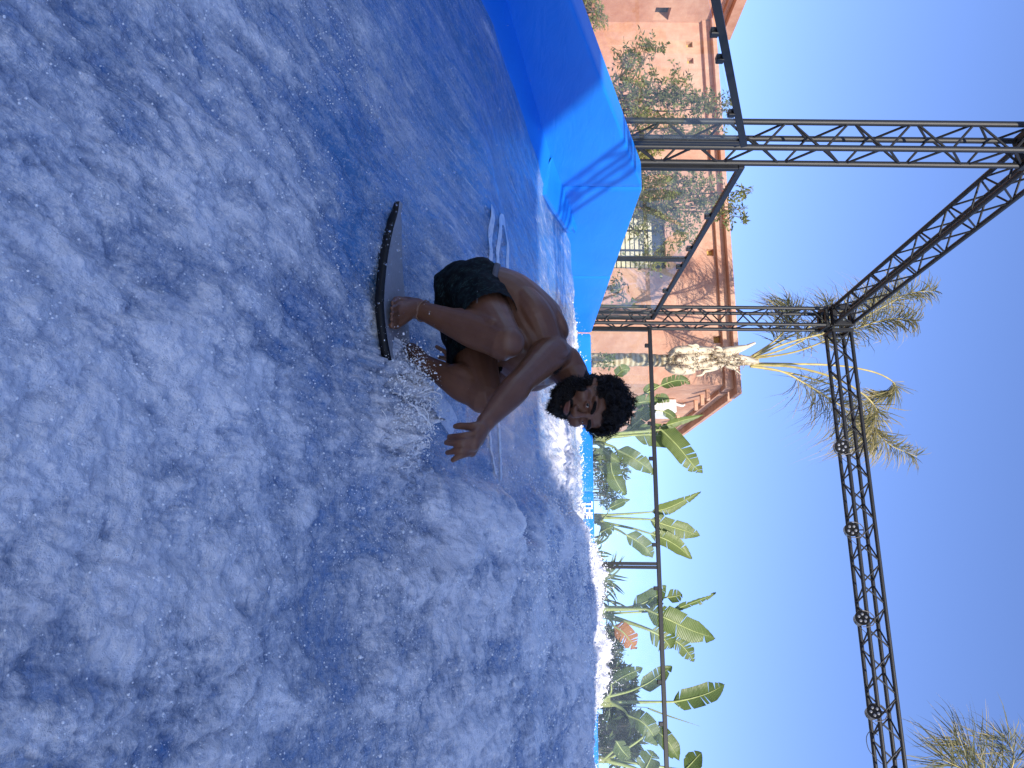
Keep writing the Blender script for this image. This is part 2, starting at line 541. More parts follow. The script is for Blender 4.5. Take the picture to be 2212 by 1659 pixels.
lw = thing("padded_wall", "blue padded side wall whose top slopes down towards the camera on the left", "wall", (SL - .12, 5, GROUND), "blue padded walls round the wave pool")
for a0, a1 in ((1.2, 2.9), (2.903, 5.452), (5.458, 7.4), (7.403, TB - .004)):
    pad_panel(lw, a0, a1, 'y', int(a0 * 10))
bw = thing("padded_wall", "low blue padded end wall lettered THE behind the breaking foam", "wall", (0, TB + .12, GROUND), "blue padded walls round the wave pool")
xs = [SL + .003, -.9, 1.1, 3.1, 5.1, 7.1, 9.1]
for i in range(len(xs) - 1):
    pad_panel(bw, xs[i] + .002, xs[i + 1] - .002, 'x', 70 + i, top=lambda a: 1.085)
# printed lettering on the end wall
def text_mesh(body, size, bold=0.0):
    cu = bpy.data.curves.new("lettering", 'FONT'); cu.body = body; cu.size = size; cu.offset = bold; cu.extrude = .0015
    tmp = bpy.data.objects.new("tmp", cu); COL.objects.link(tmp)
    dg = bpy.context.evaluated_depsgraph_get(); dg.update()
    me = bpy.data.meshes.new_from_object(tmp.evaluated_get(dg))
    bpy.data.objects.remove(tmp)
    return me
p0, p1 = on_plane(1267, 1083, 1, TB - .014), on_plane(1268, 1121, 1, TB - .014)
tm = text_mesh("THE", .108, .004)
tm.materials.clear(); tm.materials.append(MAT['white'])
wx = max(v.co.x for v in tm.vertices)
sx = (p1[0] - p0[0]) / wx
put("lettering", tm, bw, Matrix.Translation(Vector((p0[0], TB - .014, p0[2]))) @ Matrix.Rotation(math.pi / 2, 4, 'X') @ Matrix.Diagonal((sx, 1, 1, 1)))
def emblem(polys):
    mb = MB()
    for pl in polys:
        pts = [on_plane(1234.3 + .0496 * zx, 1042.3 + .0496 * zy, 1, TB - .013) for zx, zy in pl]
        bk = [q + np.array([0, .003, 0]) for q in pts]
        n = len(pts)
        mb.add(pts + bk, [tuple(range(n))] + [(i, (i + 1) % n, (i + 1) % n + n, i + n) for i in range(n)])
    return mb
emblem([[(625, 870), (520, 905), (430, 955), (360, 1030), (300, 1120), (380, 1150), (470, 1075), (530, 1030), (600, 1040)],
        [(625, 1060), (585, 1050), (560, 1110), (500, 1150), (470, 1060), (430, 1130), (440, 1200), (520, 1240), (600, 1330), (632, 1335)],
        [(420, 1640), (520, 1570), (500, 1700), (560, 1760), (480, 1800), (400, 1780), (330, 1720)]]).build("emblem", MAT['white'], bw)
# wedge pad and kerb strip along the foot of the left wall
def strip(name, t0, t1, w, lift0, lift1, parent, mat, th=.09):
    n = 24; V, Fc = [], []
    for i in range(n + 1):
        k = i / n; t = t0 + (t1 - t0) * k
        z = float(base(t)) + lift0 + (lift1 - lift0) * k
        ww = w(k) if callable(w) else w
        pr = [(SL - .01, z + .055), (SL + .06, z + .042), (SL + ww - .03, z + .012), (SL + ww - .008, z + .002), (SL + ww, z - .02), (SL + ww - .02, z - th)]
        V += [(a, t, b) for a, b in pr]
    m = 6
    for i in range(n):
        for j in range(m - 1):
            Fc.append((i * m + j, (i + 1) * m + j, (i + 1) * m + j + 1, i * m + j + 1))
    Fc.append(tuple(range(m))); Fc.append(tuple(range(n * m, n * m + m)))
    o = MB().add(V, Fc).build(name, mat, parent, smooth=True)
    o.data.set_sharp_from_angle(angle=rad(30))
    return o
strip("kerb_pad", 1.3, 4.96, .25, .0, .0, lw, MAT['pad'])
strip("wedge_pad", 4.99, 6.20, lambda k: .27 * (1 - k) ** .8 + .06, .012, .06, lw, MAT['pad'])
# white print showing through the thin water of the ramp
def on_ramp(x, y):
    r = ray(x, y); d = np.linspace(1.2, 9.0, 3000)
    h = base(r[1] * d) + .02
    k = np.argmax(h > r[2] * d)
    return np.array([r[0] * d[k], r[1] * d[k], 0])
def paint(pts, w):
    """a painted stroke on the ramp, w half-width in metres"""
    p = np.array([on_ramp(x, y) for x, y in pts])
    p = spline(p[:, :2], 8) if len(p) > 2 else np.array([p[0, :2] + (p[1, :2] - p[0, :2]) * k for k in np.linspace(0, 1, 24)])
    t = np.gradient(p, axis=0); t /= np.linalg.norm(t, axis=1)[:, None]
    nn = np.stack([-t[:, 1], t[:, 0]], -1)
    V, Fc = [], []
    rows = [-1, -.33, .33, 1]
    ww = w * (1 + .10 * fbm(p[:, 0] * 9, p[:, 1] * 9, 2, 77))
    for i in range(len(p)):
        for k in rows:
            q = p[i] + nn[i] * k * ww[i]
            V.append([q[0], q[1], 0])
    V = np.array(V)
    V[:, 2] = water(V[:, 0], V[:, 1])[0] + .006
    m = len(rows)
    for i in range(len(p) - 1):
        for j in range(m - 1):
            Fc.append((i * m + j, i * m + j + 1, (i + 1) * m + j + 1, (i + 1) * m + j))
    return V, Fc
m = NT("wet_white_print")
co = m.coord(); n1 = m.noise(co, 26, 5, .65)
m.set(Base_Color=m.ramp(n1, [(.30, (.34, .42, .62)), (.52, (.62, .66, .74)), (.75, (.70, .73, .78))]), Roughness=.25)
m.bump(n1, .3, .01)
rl = thing("ramp_lettering", "large white letter strokes printed across the blue wave ramp behind the surfer", "lettering", (-.9, 4.2, float(base(4.2))))
for pts, w in (([(1067, 447), (1066, 520), (1064, 660)], .036), ([(1079, 660), (1081, 540), (1084, 484), (1090, 474), (1096, 490), (1098, 560), (1098, 660)], .030),
               ([(1060, 925), (1056, 1025)], .020), ([(1082, 905), (1081, 1040)], .022),
               ([(958, 822), (956, 850), (966, 880), (984, 925)], .05)):
    MB().add(*paint(pts, w)).build("stroke", m.m, rl)

# ------------------------------------------------------------------ glass fences
def bar(mb, a, b, w, h, bev=.004):
    """square section bar from a to b (w across, h in height)"""
    a, b = np.asarray(a, float), np.asarray(b, float)
    d = unit(b - a); up = np.array([0, 0, 1.0]) if abs(d[2]) < .9 else np.array([0, 1.0, 0])
    sd = unit(np.cross(d, up)); u2 = np.cross(sd, d)
    return mb.box((a + b) / 2, (np.linalg.norm(b - a), w, h), np.stack([d, sd, u2], 1), bev)
def fence(label, pts_fn, posts, clamps, pane_cuts, k0, k1, low):
    """pts_fn(k) -> point on the rail's centre line for station k"""
    c = pts_fn((k0 + k1) / 2)
    root = thing("glass_fence", label, "fence", (c[0], c[1], GROUND), "black framed glass fences above the padded walls")
    bar(MB(), pts_fn(k0), pts_fn(k1), .045, .052).build("top_rail", MAT['frame'], root)
    for k, w in posts:
        p = pts_fn(k) - np.array([0, 0, .0275])
        mb = MB()
        for q in ((-1, 1) if w > .06 else (0,)):
            dv = unit(pts_fn(k1) - pts_fn(k0)); dv[2] = 0
            pp = p + dv * q * (w / 4 + .002)
            mb.box((pp[0], pp[1], (pp[2] + low) / 2), ((w / 2 if q else w), (w / 2 if q else w), pp[2] - low), None, .003)
        mb.build("post", MAT['frame'], root)
    for k in clamps:
        p = pts_fn(k) - np.array([0, 0, .05])
        MB().box(p, (.05, .05, .052), None, .004).build("clamp", MAT['frame'], root)
    for a, b in pane_cuts:
        mb = MB()
        pa, pb = pts_fn(a), pts_fn(b)
        d = unit(np.array([pb[0] - pa[0], pb[1] - pa[1], 0])); nn = np.array([-d[1], d[0], 0]) * .005
        ta, tb = pa[2] - .045, pb[2] - .045
        A = [np.array([pa[0], pa[1], low]), np.array([pb[0], pb[1], low]), np.array([pb[0], pb[1], tb]), np.array([pa[0], pa[1], ta])]
        mb.add([q + nn for q in A] + [q - nn for q in A], [(0, 1, 2, 3), (7, 6, 5, 4), (0, 4, 5, 1), (1, 5, 6, 2), (2, 6, 7, 3), (3, 7, 4, 0)])
        mb.build("glass_pane", MAT['glass'], root)
    return root
FX, FY = SL - .24, TB + .20
def st(x, y, axis, val): return on_plane(x, y, axis, val)[1 - axis]
ra, rb = on_plane(1546, 0, 0, FX), on_plane(1606, 308, 0, FX)
slope = (rb[2] - ra[2]) / (rb[1] - ra[1])
fa = lambda k: np.array([FX, k, rb[2] + slope * (k - rb[1])])
ya = lambda y: st(1590, y, 0, FX)
tA1 = ya(312)
fence("sloping glass fence with black rail stepping down at the upper left", fa, [(tA1 - .03, .07)], [st(1548, 70, 0, FX), st(1560, 127, 0, FX), st(1588, 245, 0, FX), 3.2, 2.7],
      [(2.3, st(1450, 98, 0, FX) - .006), (st(1450, 98, 0, FX) + .006, tA1 - .07)], 2.3, tA1 + .005, .1)
fb = lambda k: np.array([FX, k, 1.955])
tb0, tb1, tb2 = st(1500, 357, 0, FX), st(1420, 559, 0, FX), st(1350, 687, 0, FX)
fence("level glass fence with black rail between the two truss columns", fb, [(tb0 + .03, .05), (tb1, .075), (tb2 - .02, .05)],
      [st(1560, 467, 0, FX), st(1530, 537, 0, FX), st(1500, 576, 0, FX), st(1460, 628, 0, FX), st(1440, 673, 0, FX)], [(tb0 + .06, tb1 - .045), (tb1 + .045, tb2 - .05)], tb0, tb2 + .01, .9)
fc = lambda k: np.array([k, FY, 1.94])
xc = lambda y, x=1440: st(x, y, 1, FY)
fence("long glass fence with black rail along the back in front of the banana plants", fc, [(xc(712, 1400), .05), (xc(1222), .085), (xc(1222) + 3.4, .085)],
      [xc(747), xc(915), xc(991), xc(1177), xc(1271), xc(1473), xc(1564)], [(xc(712, 1400) + .03, xc(955) - .005), (xc(955) + .005, xc(1222) - .05), (xc(1222) + .05, xc(1222) + 3.34)], xc(712, 1400) - .025, xc(1222) + 3.45, .9)

# ------------------------------------------------------------------ lighting truss
_tubes = {}
def tube_mesh(n=10):
    if n not in _tubes:
        v, f = sweep([(0, 0, 0), (0, 0, 1)], 1.0, n)
        me = MB().add(v, f).mesh("round_tube", MAT['steel'], True)
        _tubes[n] = me
    return _tubes[n]
def tube_mat(a, b, r):
    a, b = Vector(a), Vector(b); d = b - a
    return Matrix.Translation(a) @ d.to_track_quat('Z', 'Y').to_matrix().to_4x4() @ Matrix.Diagonal((r, r, d.length, 1))
W = .24
def truss(root, name, a, b, u, v, seen=True, plates=(True, True), phase=0):
    """box truss from a to b; u, v are the cross axes"""
    a, b, u, v = [np.asarray(q, float) for q in (a, b, u, v)]
    d = unit(b - a); L = np.linalg.norm(b - a)
    part = bpy.data.objects.new(name, None); COL.objects.link(part)
    part.parent = root; part.empty_display_size = .1
    part.location = Vector(a) - OFF[root]; OFF[part] = Vector(a)
    cs = [(-1, -1), (1, -1), (1, 1), (-1, 1)]
    c = [a + (u * i + v * j) * W / 2 for i, j in cs]
    segs = []
    for q in c: segs.append(("chord", q, q + d * L, .025, 12))
    n = max(2, int(round(L / .265))); h = L / n
    for k in range(4):
        q0, q1 = c[k], c[(k + 1) % 4]
        for i in range(n):
            g = .02
            lo, hi = (q0, q1) if (i + k + phase) % 2 == 0 else (q1, q0)
            segs.append(("brace", lo + d * (i * h + g), hi + d * ((i + 1) * h - g), .0105, 8))
    for (nm, p, q, r, nn) in segs:
        if seen: put(nm, tube_mesh(nn), part, tube_mat(p, q, r))
    if not seen:
        mb = MB()
        for (nm, p, q, r, nn) in segs: mb.tube([p, q], r, 6)
        mb.build("lattice", MAT['steel'], part)
    for e, on in ((0, plates[0]), (1, plates[1])):
        if not on: continue
        pc = a + d * (L * e + (.025 if e == 0 else -.025))
        mb = MB()
        R = np.stack([u, v, d], 1)
        for i in (-1, 1):
            mb.box(pc + u * i * (W / 2), (.062, W + .06, .05), R, .004)
            mb.box(pc + v * i * (W / 2), (W - .062 - .002, .060, .046), R, .004)
        mb.build("end_plate", MAT['steel'], part)
    return part
CX, T1, T2, ZB = -3.47, 5.37, 9.50, 4.56
CX2 = -3.35
fr = thing("truss_frame", "black box truss frame of columns and beams standing round the wave pool", "truss", (CX, T2, GROUND))
X, Y, Z = np.eye(3)
truss(fr, "truss_column", (CX, T1, .2), (CX, T1, ZB - .17), X, Y, plates=(False, True))
truss(fr, "truss_column", (CX2, T2, .7), (CX2, T2, ZB - .17), X, Y, plates=(False, True), phase=1)
truss(fr, "truss_beam", (CX, T1 + .17, ZB), (CX2, T2 - .17, ZB), X, Z)
truss(fr, "truss_beam", (CX2 + .17, T2, ZB), (CX + 9.2, T2 - .16, ZB + .04), Y, Z, phase=1)
truss(fr, "truss_beam", (CX + .17, T1 - 6.4, ZB), (CX + 9.2, T1 - 6.4, ZB), Y, Z, seen=False)
truss(fr, "truss_beam", (CX, T1 - 6.2, ZB), (CX, T1 - .17, ZB), X, Z, seen=False)
truss(fr, "truss_column", (CX, T1 - 6.4, GROUND), (CX, T1 - 6.4, ZB - .17), X, Y, seen=False)
truss(fr, "truss_column", (CX + 9.4, T2 - .16, GROUND), (CX + 9.4, T2 - .16, ZB - .17), X, Y, seen=False)
truss(fr, "truss_column", (CX + 9.4, T1 - 6.4, GROUND), (CX + 9.4, T1 - 6.4, ZB - .17), X, Y, seen=False)
for (x, y) in ((CX, T1), (CX2, T2), (CX + 9.4, T2 - .16), (CX, T1 - 6.4)):   # corner blocks
    part = bpy.data.objects.new("corner_block", None); COL.objects.link(part); part.parent = fr
    part.location = Vector((x, y, ZB)) - OFF[fr]; OFF[part] = Vector((x, y, ZB))
    h = W / 2
    E = [(i, j, k) for i in (-h, h) for j in (-h, h) for k in (-h, h)]
    for p in E:
        for q in E:
            if sum(abs(p[m] - q[m]) > 1e-6 for m in range(3)) == 1 and p < q:
                ax = [m for m in range(3) if abs(p[m] - q[m]) > 1e-6][0]
                e = np.zeros(3); e[ax] = .03
                o = np.array([x, y, ZB])
                put("tube", tube_mesh(12), part, tube_mat(o + p - e, o + q + e, .024))

# ------------------------------------------------------------------ lamps on the back beam
MAT['lampgrey'] = plain("lamp_shell", (.11, .10, .092), .45, .2, .15, 20)
MAT['lampface'] = plain("lamp_face", (.008, .008, .009), .6, spec=.1)
m = NT("lamp_lens"); m.set(Base_Color=(.16, .165, .18, 1), Roughness=.2, Metallic=.0); MAT['lens'] = m.m
def spotlight(x, y, aim, label, lens_seed):
    p = on_plane(x, y, 1, T2 - W / 2 - .02)
    c = np.array([p[0], p[1] - .10, p[2]])
    root = thing("stage_light", label, "lamp", tuple(c), "round stage lights clamped under the back truss")
    d = unit(aim); s_ = unit(np.cross(d, Z)); u_ = np.cross(s_, d)
    R = np.stack([s_, u_, d], 1)
    n = 24
    def disc_loft(rows, nm, mat):
        V, Fc = [], []
        for (z, r) in rows:
            for i in range(n):
                a = 2 * math.pi * i / n
                V.append(c + R @ np.array([r * math.cos(a), r * math.sin(a), z]))
        for k in range(len(rows) - 1):
            for i in range(n):
                j = (i + 1) % n
                Fc.append((k * n + i, k * n + j, (k + 1) * n + j, (k + 1) * n + i))
        Fc.append(tuple(range(n))[::-1]); Fc.append(tuple(range((len(rows) - 1) * n, len(rows) * n)))
        return MB().add(V, Fc).build(nm, mat, root, smooth=False)
    disc_loft([(-.085, .058), (-.078, .072), (.00, .080), (.046, .088), (.05, .086)], "housing", MAT['lampgrey'])
    face = disc_loft([(.0505, .0865), (.054, .085)], "face_plate", MAT['lampface'])
    for k in range(5):
        a = lens_seed + 2 * math.pi * k / 5
        q = c + R @ np.array([.045 * math.cos(a), .045 * math.sin(a), .052])
        V, Fc = sweep([q, q + d * .006, q + d * .010, q + d * .012], [.019, .018, .011, .002], 12)
        MB().add(V, Fc).build("lens", MAT['lens'], face, smooth=True)
    # yoke up to the lower chord
    up = np.array([0, 0, 1.0])
    top = c + up * .165
    yoke = []
    for sg in (-1, 1): yoke.append(c + s_ * .098 * sg)
    path = [yoke[0], yoke[0] + up * .06, yoke[0] + up * .125 + s_ * .02, top - s_ * .03, top + s_ * .03, yoke[1] + up * .125 - s_ * .02, yoke[1] + up * .06, yoke[1]]
    MB().tube(path, .006, 6).build("yoke", MAT['lampgrey'], root)
    zc = ZB - W / 2
    MB().box((c[0], T2 - W / 2, zc), (.03, .075, .07), None, .006).tube([top, (c[0], T2 - W / 2, zc - .02)], .008, 6).build("clamp", MAT['steel'], root)
    cb = spline([c - d * .05, c - d * .06 + s_ * -.03 - up * .06, c + np.array([.07, .02, -.06]), c + np.array([.16, .06, .06]), (c[0] + .22, T2 - W / 2 - .02, zc + .03)], 6)
    MB().tube(cb, .004, 5).build("cable", MAT['rubber'], root)
spotlight(1808, 968, (.10, -1, -.12), "grey stage light in front of the palm fronds, nearest the truss corner", .3)
spotlight(1830, 1145, (-.05, -1, -.16), "grey stage light with bright lenses, second from the truss corner", .6)
spotlight(1852, 1335, (-.28, -1, -.10), "grey stage light turned a little left, third from the truss corner", .1)
spotlight(1877, 1535, (-.42, -1, -.05), "grey stage light beside the loose cable loop, farthest from the corner", .9)
p = on_plane(1893, 1588, 1, T2 - W / 2 - .03)
loop = spline([p + np.array(q) for q in ((0, 0, .02), (-.05, -.01, -.06), (.02, -.02, -.13), (.15, -.02, -.12), (.25, -.01, -.04), (.32, 0, .04))], 8)
tag(MB().tube(loop, .0045, 5).build("power_cable", MAT['rubber']), "thin cable hanging in a loop below the back truss at the right", "cable")

# ------------------------------------------------------------------ terracotta building
BX, BY, BZ = -4.02, 16.0, 5.22
bd = thing("terracotta_building", "terracotta plastered building with stepped cornice and ochre square niches", "building", (-9, 19, GROUND))
def wall(parent, o, u, w, cu, cv, holes, depth, mat, name="wall", hole_mat=None):
    """wall in the plane o + u*a + z*b with recessed openings; w = outward normal"""
    mb = MB(); hm = MB()
    o, u, w = [np.asarray(q, float) for q in (o, u, w)]
    g = lambda a, b, dd=0: o + u * a + Z * b - w * dd
    for i in range(len(cu) - 1):
        for j in range(len(cv) - 1):
            a0, a1, b0, b1 = cu[i], cu[i + 1], cv[j], cv[j + 1]
            hole = any(h[0] <= a0 + 1e-6 and a1 - 1e-6 <= h[1] and h[2] <= b0 + 1e-6 and b1 - 1e-6 <= h[3] for h in holes)
            if not hole: mb.quad(g(a0, b0), g(a1, b0), g(a1, b1), g(a0, b1))
    for (a0, a1, b0, b1) in holes:
        for (p, q) in (((a0, b0), (a1, b0)), ((a1, b0), (a1, b1)), ((a1, b1), (a0, b1)), ((a0, b1), (a0, b0))):
            mb.quad(g(*p), g(*q), g(*q, depth), g(*p, depth))
    return mb.build(name, mat, parent, fix=False)
def pl(x, y): # photo point on the front face -> (a, z) where a = x coordinate
    q = on_plane(x, y, 1, BY); return q[0], q[2]
niches = []
for (x, y) in ((1489, 96), (1491, 131), (1534, 545), (1549, 733), (1538, 700 - 270), (1500, 215)):
    a, z = pl(x, y); niches.append((a - .09, a + .09, z - .085, z + .085))
wa0, wz1 = pl(1438, 452)[0], pl(1438, 540)[1]
wa1 = pl(1400, 580)[0]
win = (wa0, wa1, .6, wz1)
XL = -13.9
holes = niches + [win]
cu = sorted({XL, BX} | {h[0] for h in holes} | {h[1] for h in holes})
cv = sorted({GROUND, BZ - .30} | {h[2] for h in holes} | {h[3] for h in holes})
wall(bd, (0, BY, 0), X, -Y, cu, cv, holes, .14, MAT['plaster'])
for (a0, a1, b0, b1) in niches:
    MB().box(((a0 + a1) / 2, BY + .145, (b0 + b1) / 2), (a1 - a0 + .04, .012, b1 - b0 + .04)).build("niche", MAT['yellow'], bd)
wn_ = MB().box(((wa0 + wa1) / 2, BY + .16, (.6 + wz1) / 2), (wa1 - wa0 + .05, .02, wz1 - .6 + .05)).build("window", MAT['darkglass'], bd)
nsh = 3; shw = (wa1 - wa0) / nsh
for k in range(nsh):
    a0 = wa0 + shw * k + .03; a1 = wa0 + shw * (k + 1) - .02
    MB().box((a0 - .022, BY + .11, (.6 + wz1) / 2), (.035, .05, wz1 - .6)).build("window_frame", MAT['frame'], wn_)
    z = .62
    while z < wz1 - .30:
        MB().box(((a0 + a1) / 2, BY + .12, z + .045), (a1 - a0, .018, .088), None, .004).build("slat", MAT['blind'], wn_); z += .112
# right face with brackets
YR = 22.4
wall(bd, (BX, 0, 0), Y, X, [BY, YR], [GROUND, BZ - .3], [], .1, MAT['plaster'])
for (x, y) in ((1541, 837), (1529, 848), (1515, 860), (1482, 894), (1473, 903)):
    q = on_plane(x, y, 0, BX)
    MB().box((BX + .13, q[1] + .25, BZ - .56), (.26, .09, .09), None, .008).build("bracket", MAT['plaster'], bd)
# cornice: lower band, recess, fascia, on the front and the right
def band(z0, z1, o, nm="cornice"):
    mb = MB()
    mb.box(((XL + BX + o) / 2, BY + .3 - o / 2 - .15, (z0 + z1) / 2), (BX + o - XL, .3 + o, z1 - z0), None, .008)
    mb.box((BX + o / 2 - .15, (BY + .3 + YR) / 2 + .153, (z0 + z1) / 2), (o + .3, YR - BY - .3, z1 - z0 - .001), None, .008)
    mb.build(nm, MAT['plaster'], bd)
band(BZ - .31, BZ - .115, .10); band(BZ - .115, BZ, .27)
MB().box(((XL + BX) / 2, (BY + YR) / 2 + .2, BZ - .06), (BX - XL - .1, YR - BY - .4, .08)).build("roof", MAT['plaster'], bd)
MB().box(((XL + BX) / 2, YR, (BZ - .3 + GROUND) / 2), (BX - XL - .02, .2, BZ - .3 - GROUND)).build("wall", MAT['plaster'], bd)
# projecting wing on the left
a, z = on_plane(1430, 30, 0, XL)[1:3]
hole = (a - .22, a + .22, z - .2, z + .2)
wall(bd, (XL, 0, 0), Y, X, [9.5, hole[0], hole[1], BY], [GROUND, hole[2], hole[3], BZ], [hole], .25, MAT['plaster'])
MB().box((XL - .26, a, z), (.015, .5, .5)).build("niche", MAT['darkglass'], bd)
for (z0, z1, o) in ((BZ - .10, BZ + .12, .10), (BZ + .12, BZ + .24, .2), (BZ + .24, BZ + .50, .36)):
    MB().box((XL + o / 2 - .3, (9.3 + BY - o * 0) / 2 + .1, (z0 + z1) / 2), (o + .6, BY - 9.3 + .2, z1 - z0), None, .008).build("cornice", MAT['plaster'], bd)
MB().box((XL - 2, 9.45, (GROUND + BZ + .4) / 2), (4, .1, BZ + .4 - GROUND)).build("wall", MAT['plaster'], bd)
# air conditioner on the right face
q = on_plane(1428, 868, 0, BX)
ac = thing("air_conditioner", "white air conditioner box on the terracotta wall behind the banana leaves", "air conditioner", (BX + .18, q[1], q[2] - .3))
MAT['acwhite'] = plain("white_enamel", (.70, .69, .66), .45)
MB().box((BX + .19, q[1], q[2]), (.34, .85, .58), None, .02).build("casing", MAT['acwhite'], ac)
for k in range(6): MB().box((BX + .19, q[1] - .431, q[2] - .2 + k * .08), (.26, .008, .03)).build("grille_slat", MAT['acwhite'], ac)
MB().tube(spline([(BX + .05, q[1] - .1, q[2] + .3), (BX + .12, q[1] - .1, q[2] + .5), (BX + .03, q[1] + .1, q[2] + .62), (BX + .02, q[1] + .3, q[2] + .5)], 6), .03, 8).build("pipe", MAT['acwhite'], ac)

# unseen flat canopy, added behind the camera to shade the near pool
ht = thing("added_canopy", "unseen flat canopy on tall posts, added behind the camera to cast shade", "canopy", (0, -12, GROUND))
MAT['canopy'] = plain("added_canopy_cloth", (.70, .68, .64), .9, 0, .05, 1)
HC = 8.0
for (x0, x1, y0, y1) in ((-18, 24, -15.6, -8.31), (7.7, 26, -8.30, -5.15)):
    MB().box(((x0 + x1) / 2, (y0 + y1) / 2, HC + .08), (x1 - x0, y1 - y0, .16), None, .02).build("shade_panel", MAT['canopy'], ht)
for x in (-16, -4, 10, 22):
    for y in (-15, -8.8): MB().tube([(x, y, GROUND), (x, y, HC)], .14, 10).build("post", MAT['steel'], ht)
# ================================================================== SURFER
def J(zx, zy, d):      # photo patch over the surfer -> world
    return P(768.1 + .3307 * zx, 493.8 + .3307 * zy, d)
def H5(zx, zy, d):     # photo patch over the near hand -> world
    return P(932.7 + .1323 * zx, 850.3 + .1323 * zy, d)
class Body(MB):
    """overlapping closed shapes, fused afterwards into one skin"""
    def limb(s, pts, m=6, n=18):
        """pts rows: x y z r ; round tapering limb with domed ends"""
        p = spline(np.array([list(q[0]) + [q[1]] for q in pts]), m)
        r = np.maximum(p[:, 3], .002)
        c = p[:, :3]
        def dome(c0, r0, dr):
            out = []
            for a in (75, 50, 25):
                out.append((c0 + dr * r0 * math.sin(rad(a)), r0 * math.cos(rad(a))))
            return out
        d0, d1 = unit(c[0] - c[1]), unit(c[-1] - c[-2])
        pre = dome(c[0], r[0], d0); post = dome(c[-1], r[-1], d1)[::-1]
        C = np.array([q[0] for q in pre] + list(c) + [q[0] for q in post])
        R_ = np.array([q[1] for q in pre] + list(r) + [q[1] for q in post])
        return s.add(*sweep(C, R_, n))
    def loft(s, rows, m=6, n=28, k=1.0):
        """rows: centre, side axis, front axis, half width, half depth"""
        q = spline(np.array([list(c) + list(a) + list(b) + [ra, rb] for c, a, b, ra, rb in rows]), m)
        V, Fc = [], []
        a = np.arange(n) * 2 * math.pi / n
        for row in q:
            c, A, B = row[:3], unit(row[3:6]), unit(row[6:9])
            V.append(c + A * row[9] * np.cos(a)[:, None] + B * row[10] * np.sin(a)[:, None])
        for i in range(len(q) - 1):
            for j in range(n):
                l = (j + 1) % n
                Fc.append((i * n + j, i * n + l, (i + 1) * n + l, (i + 1) * n + j))
        Fc.append(tuple(range(n))[::-1]); Fc.append(tuple(range((len(q) - 1) * n, len(q) * n)))
        return s.add(np.concatenate(V), Fc)
    def blob(s, c, A, B, C_, ra, rb, rc, n=18):
        V, Fc = [], []
        A, B, C_ = unit(A), unit(B), unit(C_)
        for i in range(1, n):
            ph = math.pi * i / n
            for j in range(n * 2):
                th = math.pi * j / n
                V.append(c + A * ra * math.sin(ph) * math.cos(th) + B * rb * math.sin(ph) * math.sin(th) + C_ * rc * math.cos(ph))
        m = 2 * n
        for i in range(n - 2):
            for j in range(m):
                l = (j + 1) % m
                Fc.append((i * m + j, i * m + l, (i + 1) * m + l, (i + 1) * m + j))
        Fc.append(tuple(range(m))[::-1]); Fc.append(tuple(range((n - 2) * m, (n - 1) * m)))
        return s.add(np.array(V), Fc)
    def fuse(s, name, vox, smooth_it, fac=.5):
        me = s.mesh(name)
        o = bpy.data.objects.new("tmp", me); COL.objects.link(o)
        r = o.modifiers.new("r", 'REMESH'); r.mode = 'VOXEL'; r.voxel_size = vox; r.use_smooth_shade = True
        sm = o.modifiers.new("s", 'SMOOTH'); sm.factor = fac; sm.iterations = smooth_it
        dg = bpy.context.evaluated_depsgraph_get(); dg.update()
        out = bpy.data.meshes.new_from_object(o.evaluated_get(dg))
        bpy.data.objects.remove(o)
        out.name = name; out.shade_smooth()
        return out

body = Body()
# joints ------------------------------------------------------------
hipR, hipL = J(770, 420, 2.50), J(720, 590, 2.62)
kneeR, kneeL = J(975, 745, 2.24), J(850, 1105, 2.34)
ankR, ankL = J(395, 520, 2.42), J(425, 870, 2.48)
shR, shL = J(1282, 806, 2.40), J(1165, 965, 2.66)
elbR, wriR = J(1085, 998, 2.20), H5(880, 470, 2.05)
elbL, wriL = J(930, 950, 2.80), J(690, 880, 2.80)
neck, skull = J(1385, 930, 2.47), J(1515, 1135, 2.39)
# torso -------------------------------------------------------------
side = unit(shR - shL)                       # towards his right
sideH = unit(hipR - hipL)
spine = [J(740, 480, 2.56), J(850, 480, 2.565), J(965, 515, 2.56), J(1045, 610, 2.55), J(1120, 715, 2.54), J(1205, 825, 2.52), J(1315, 895, 2.50)]
wid = [(.160, .122), (.155, .118), (.158, .122), (.176, .142), (.186, .148), (.168, .120), (.095, .075)]
rows = []
for i, c in enumerate(spine):
    k = i / (len(spine) - 1)
    t = unit(spine[min(i + 1, 6)] - spine[max(i - 1, 0)])
    a = unit(sideH * (1 - k) + side * k); a = unit(a - t * np.dot(a, t))
    rows.append((c, a, np.cross(t, a), wid[i][0], wid[i][1]))
body.loft(rows)
chestF = rows[4][2]
if np.dot(chestF, C_R) < 0: chestF = -chestF      # front of the chest looks right and down
# chest, shoulder blade, lat muscles, belly
for sg, sh in ((1, shR), (-1, shL)):
    body.blob(spine[4] + chestF * .075 + side * sg * .075, side, chestF, unit(spine[5] - spine[3]), .085, .045, .075)
    if sg == 1: body.blob(spine[4] - chestF * .085 + side * sg * .085, side, chestF, unit(spine[5] - spine[3]), .070, .034, .090)
    body.limb([(spine[6] - chestF * .02, .055), ((spine[6] + sh) / 2 - chestF * .015, .058), (sh, .058)])
body.limb([(spine[2] + side * .10 - chestF * .03, .05), (spine[3] + side * .125 - chestF * .02, .06), (spine[4] + side * .14 - chestF * .01, .062), (shR * .7 + spine[5] * .3, .055)])
body.limb([(J(1300, 860, 2.50), .066), (neck, .060), (skull * .55 + neck * .45, .056)])
body.limb([(shR * .4 + neck * .6 - chestF * .03, .045), (neck - chestF * .02 + (skull - neck) * .15, .046)])
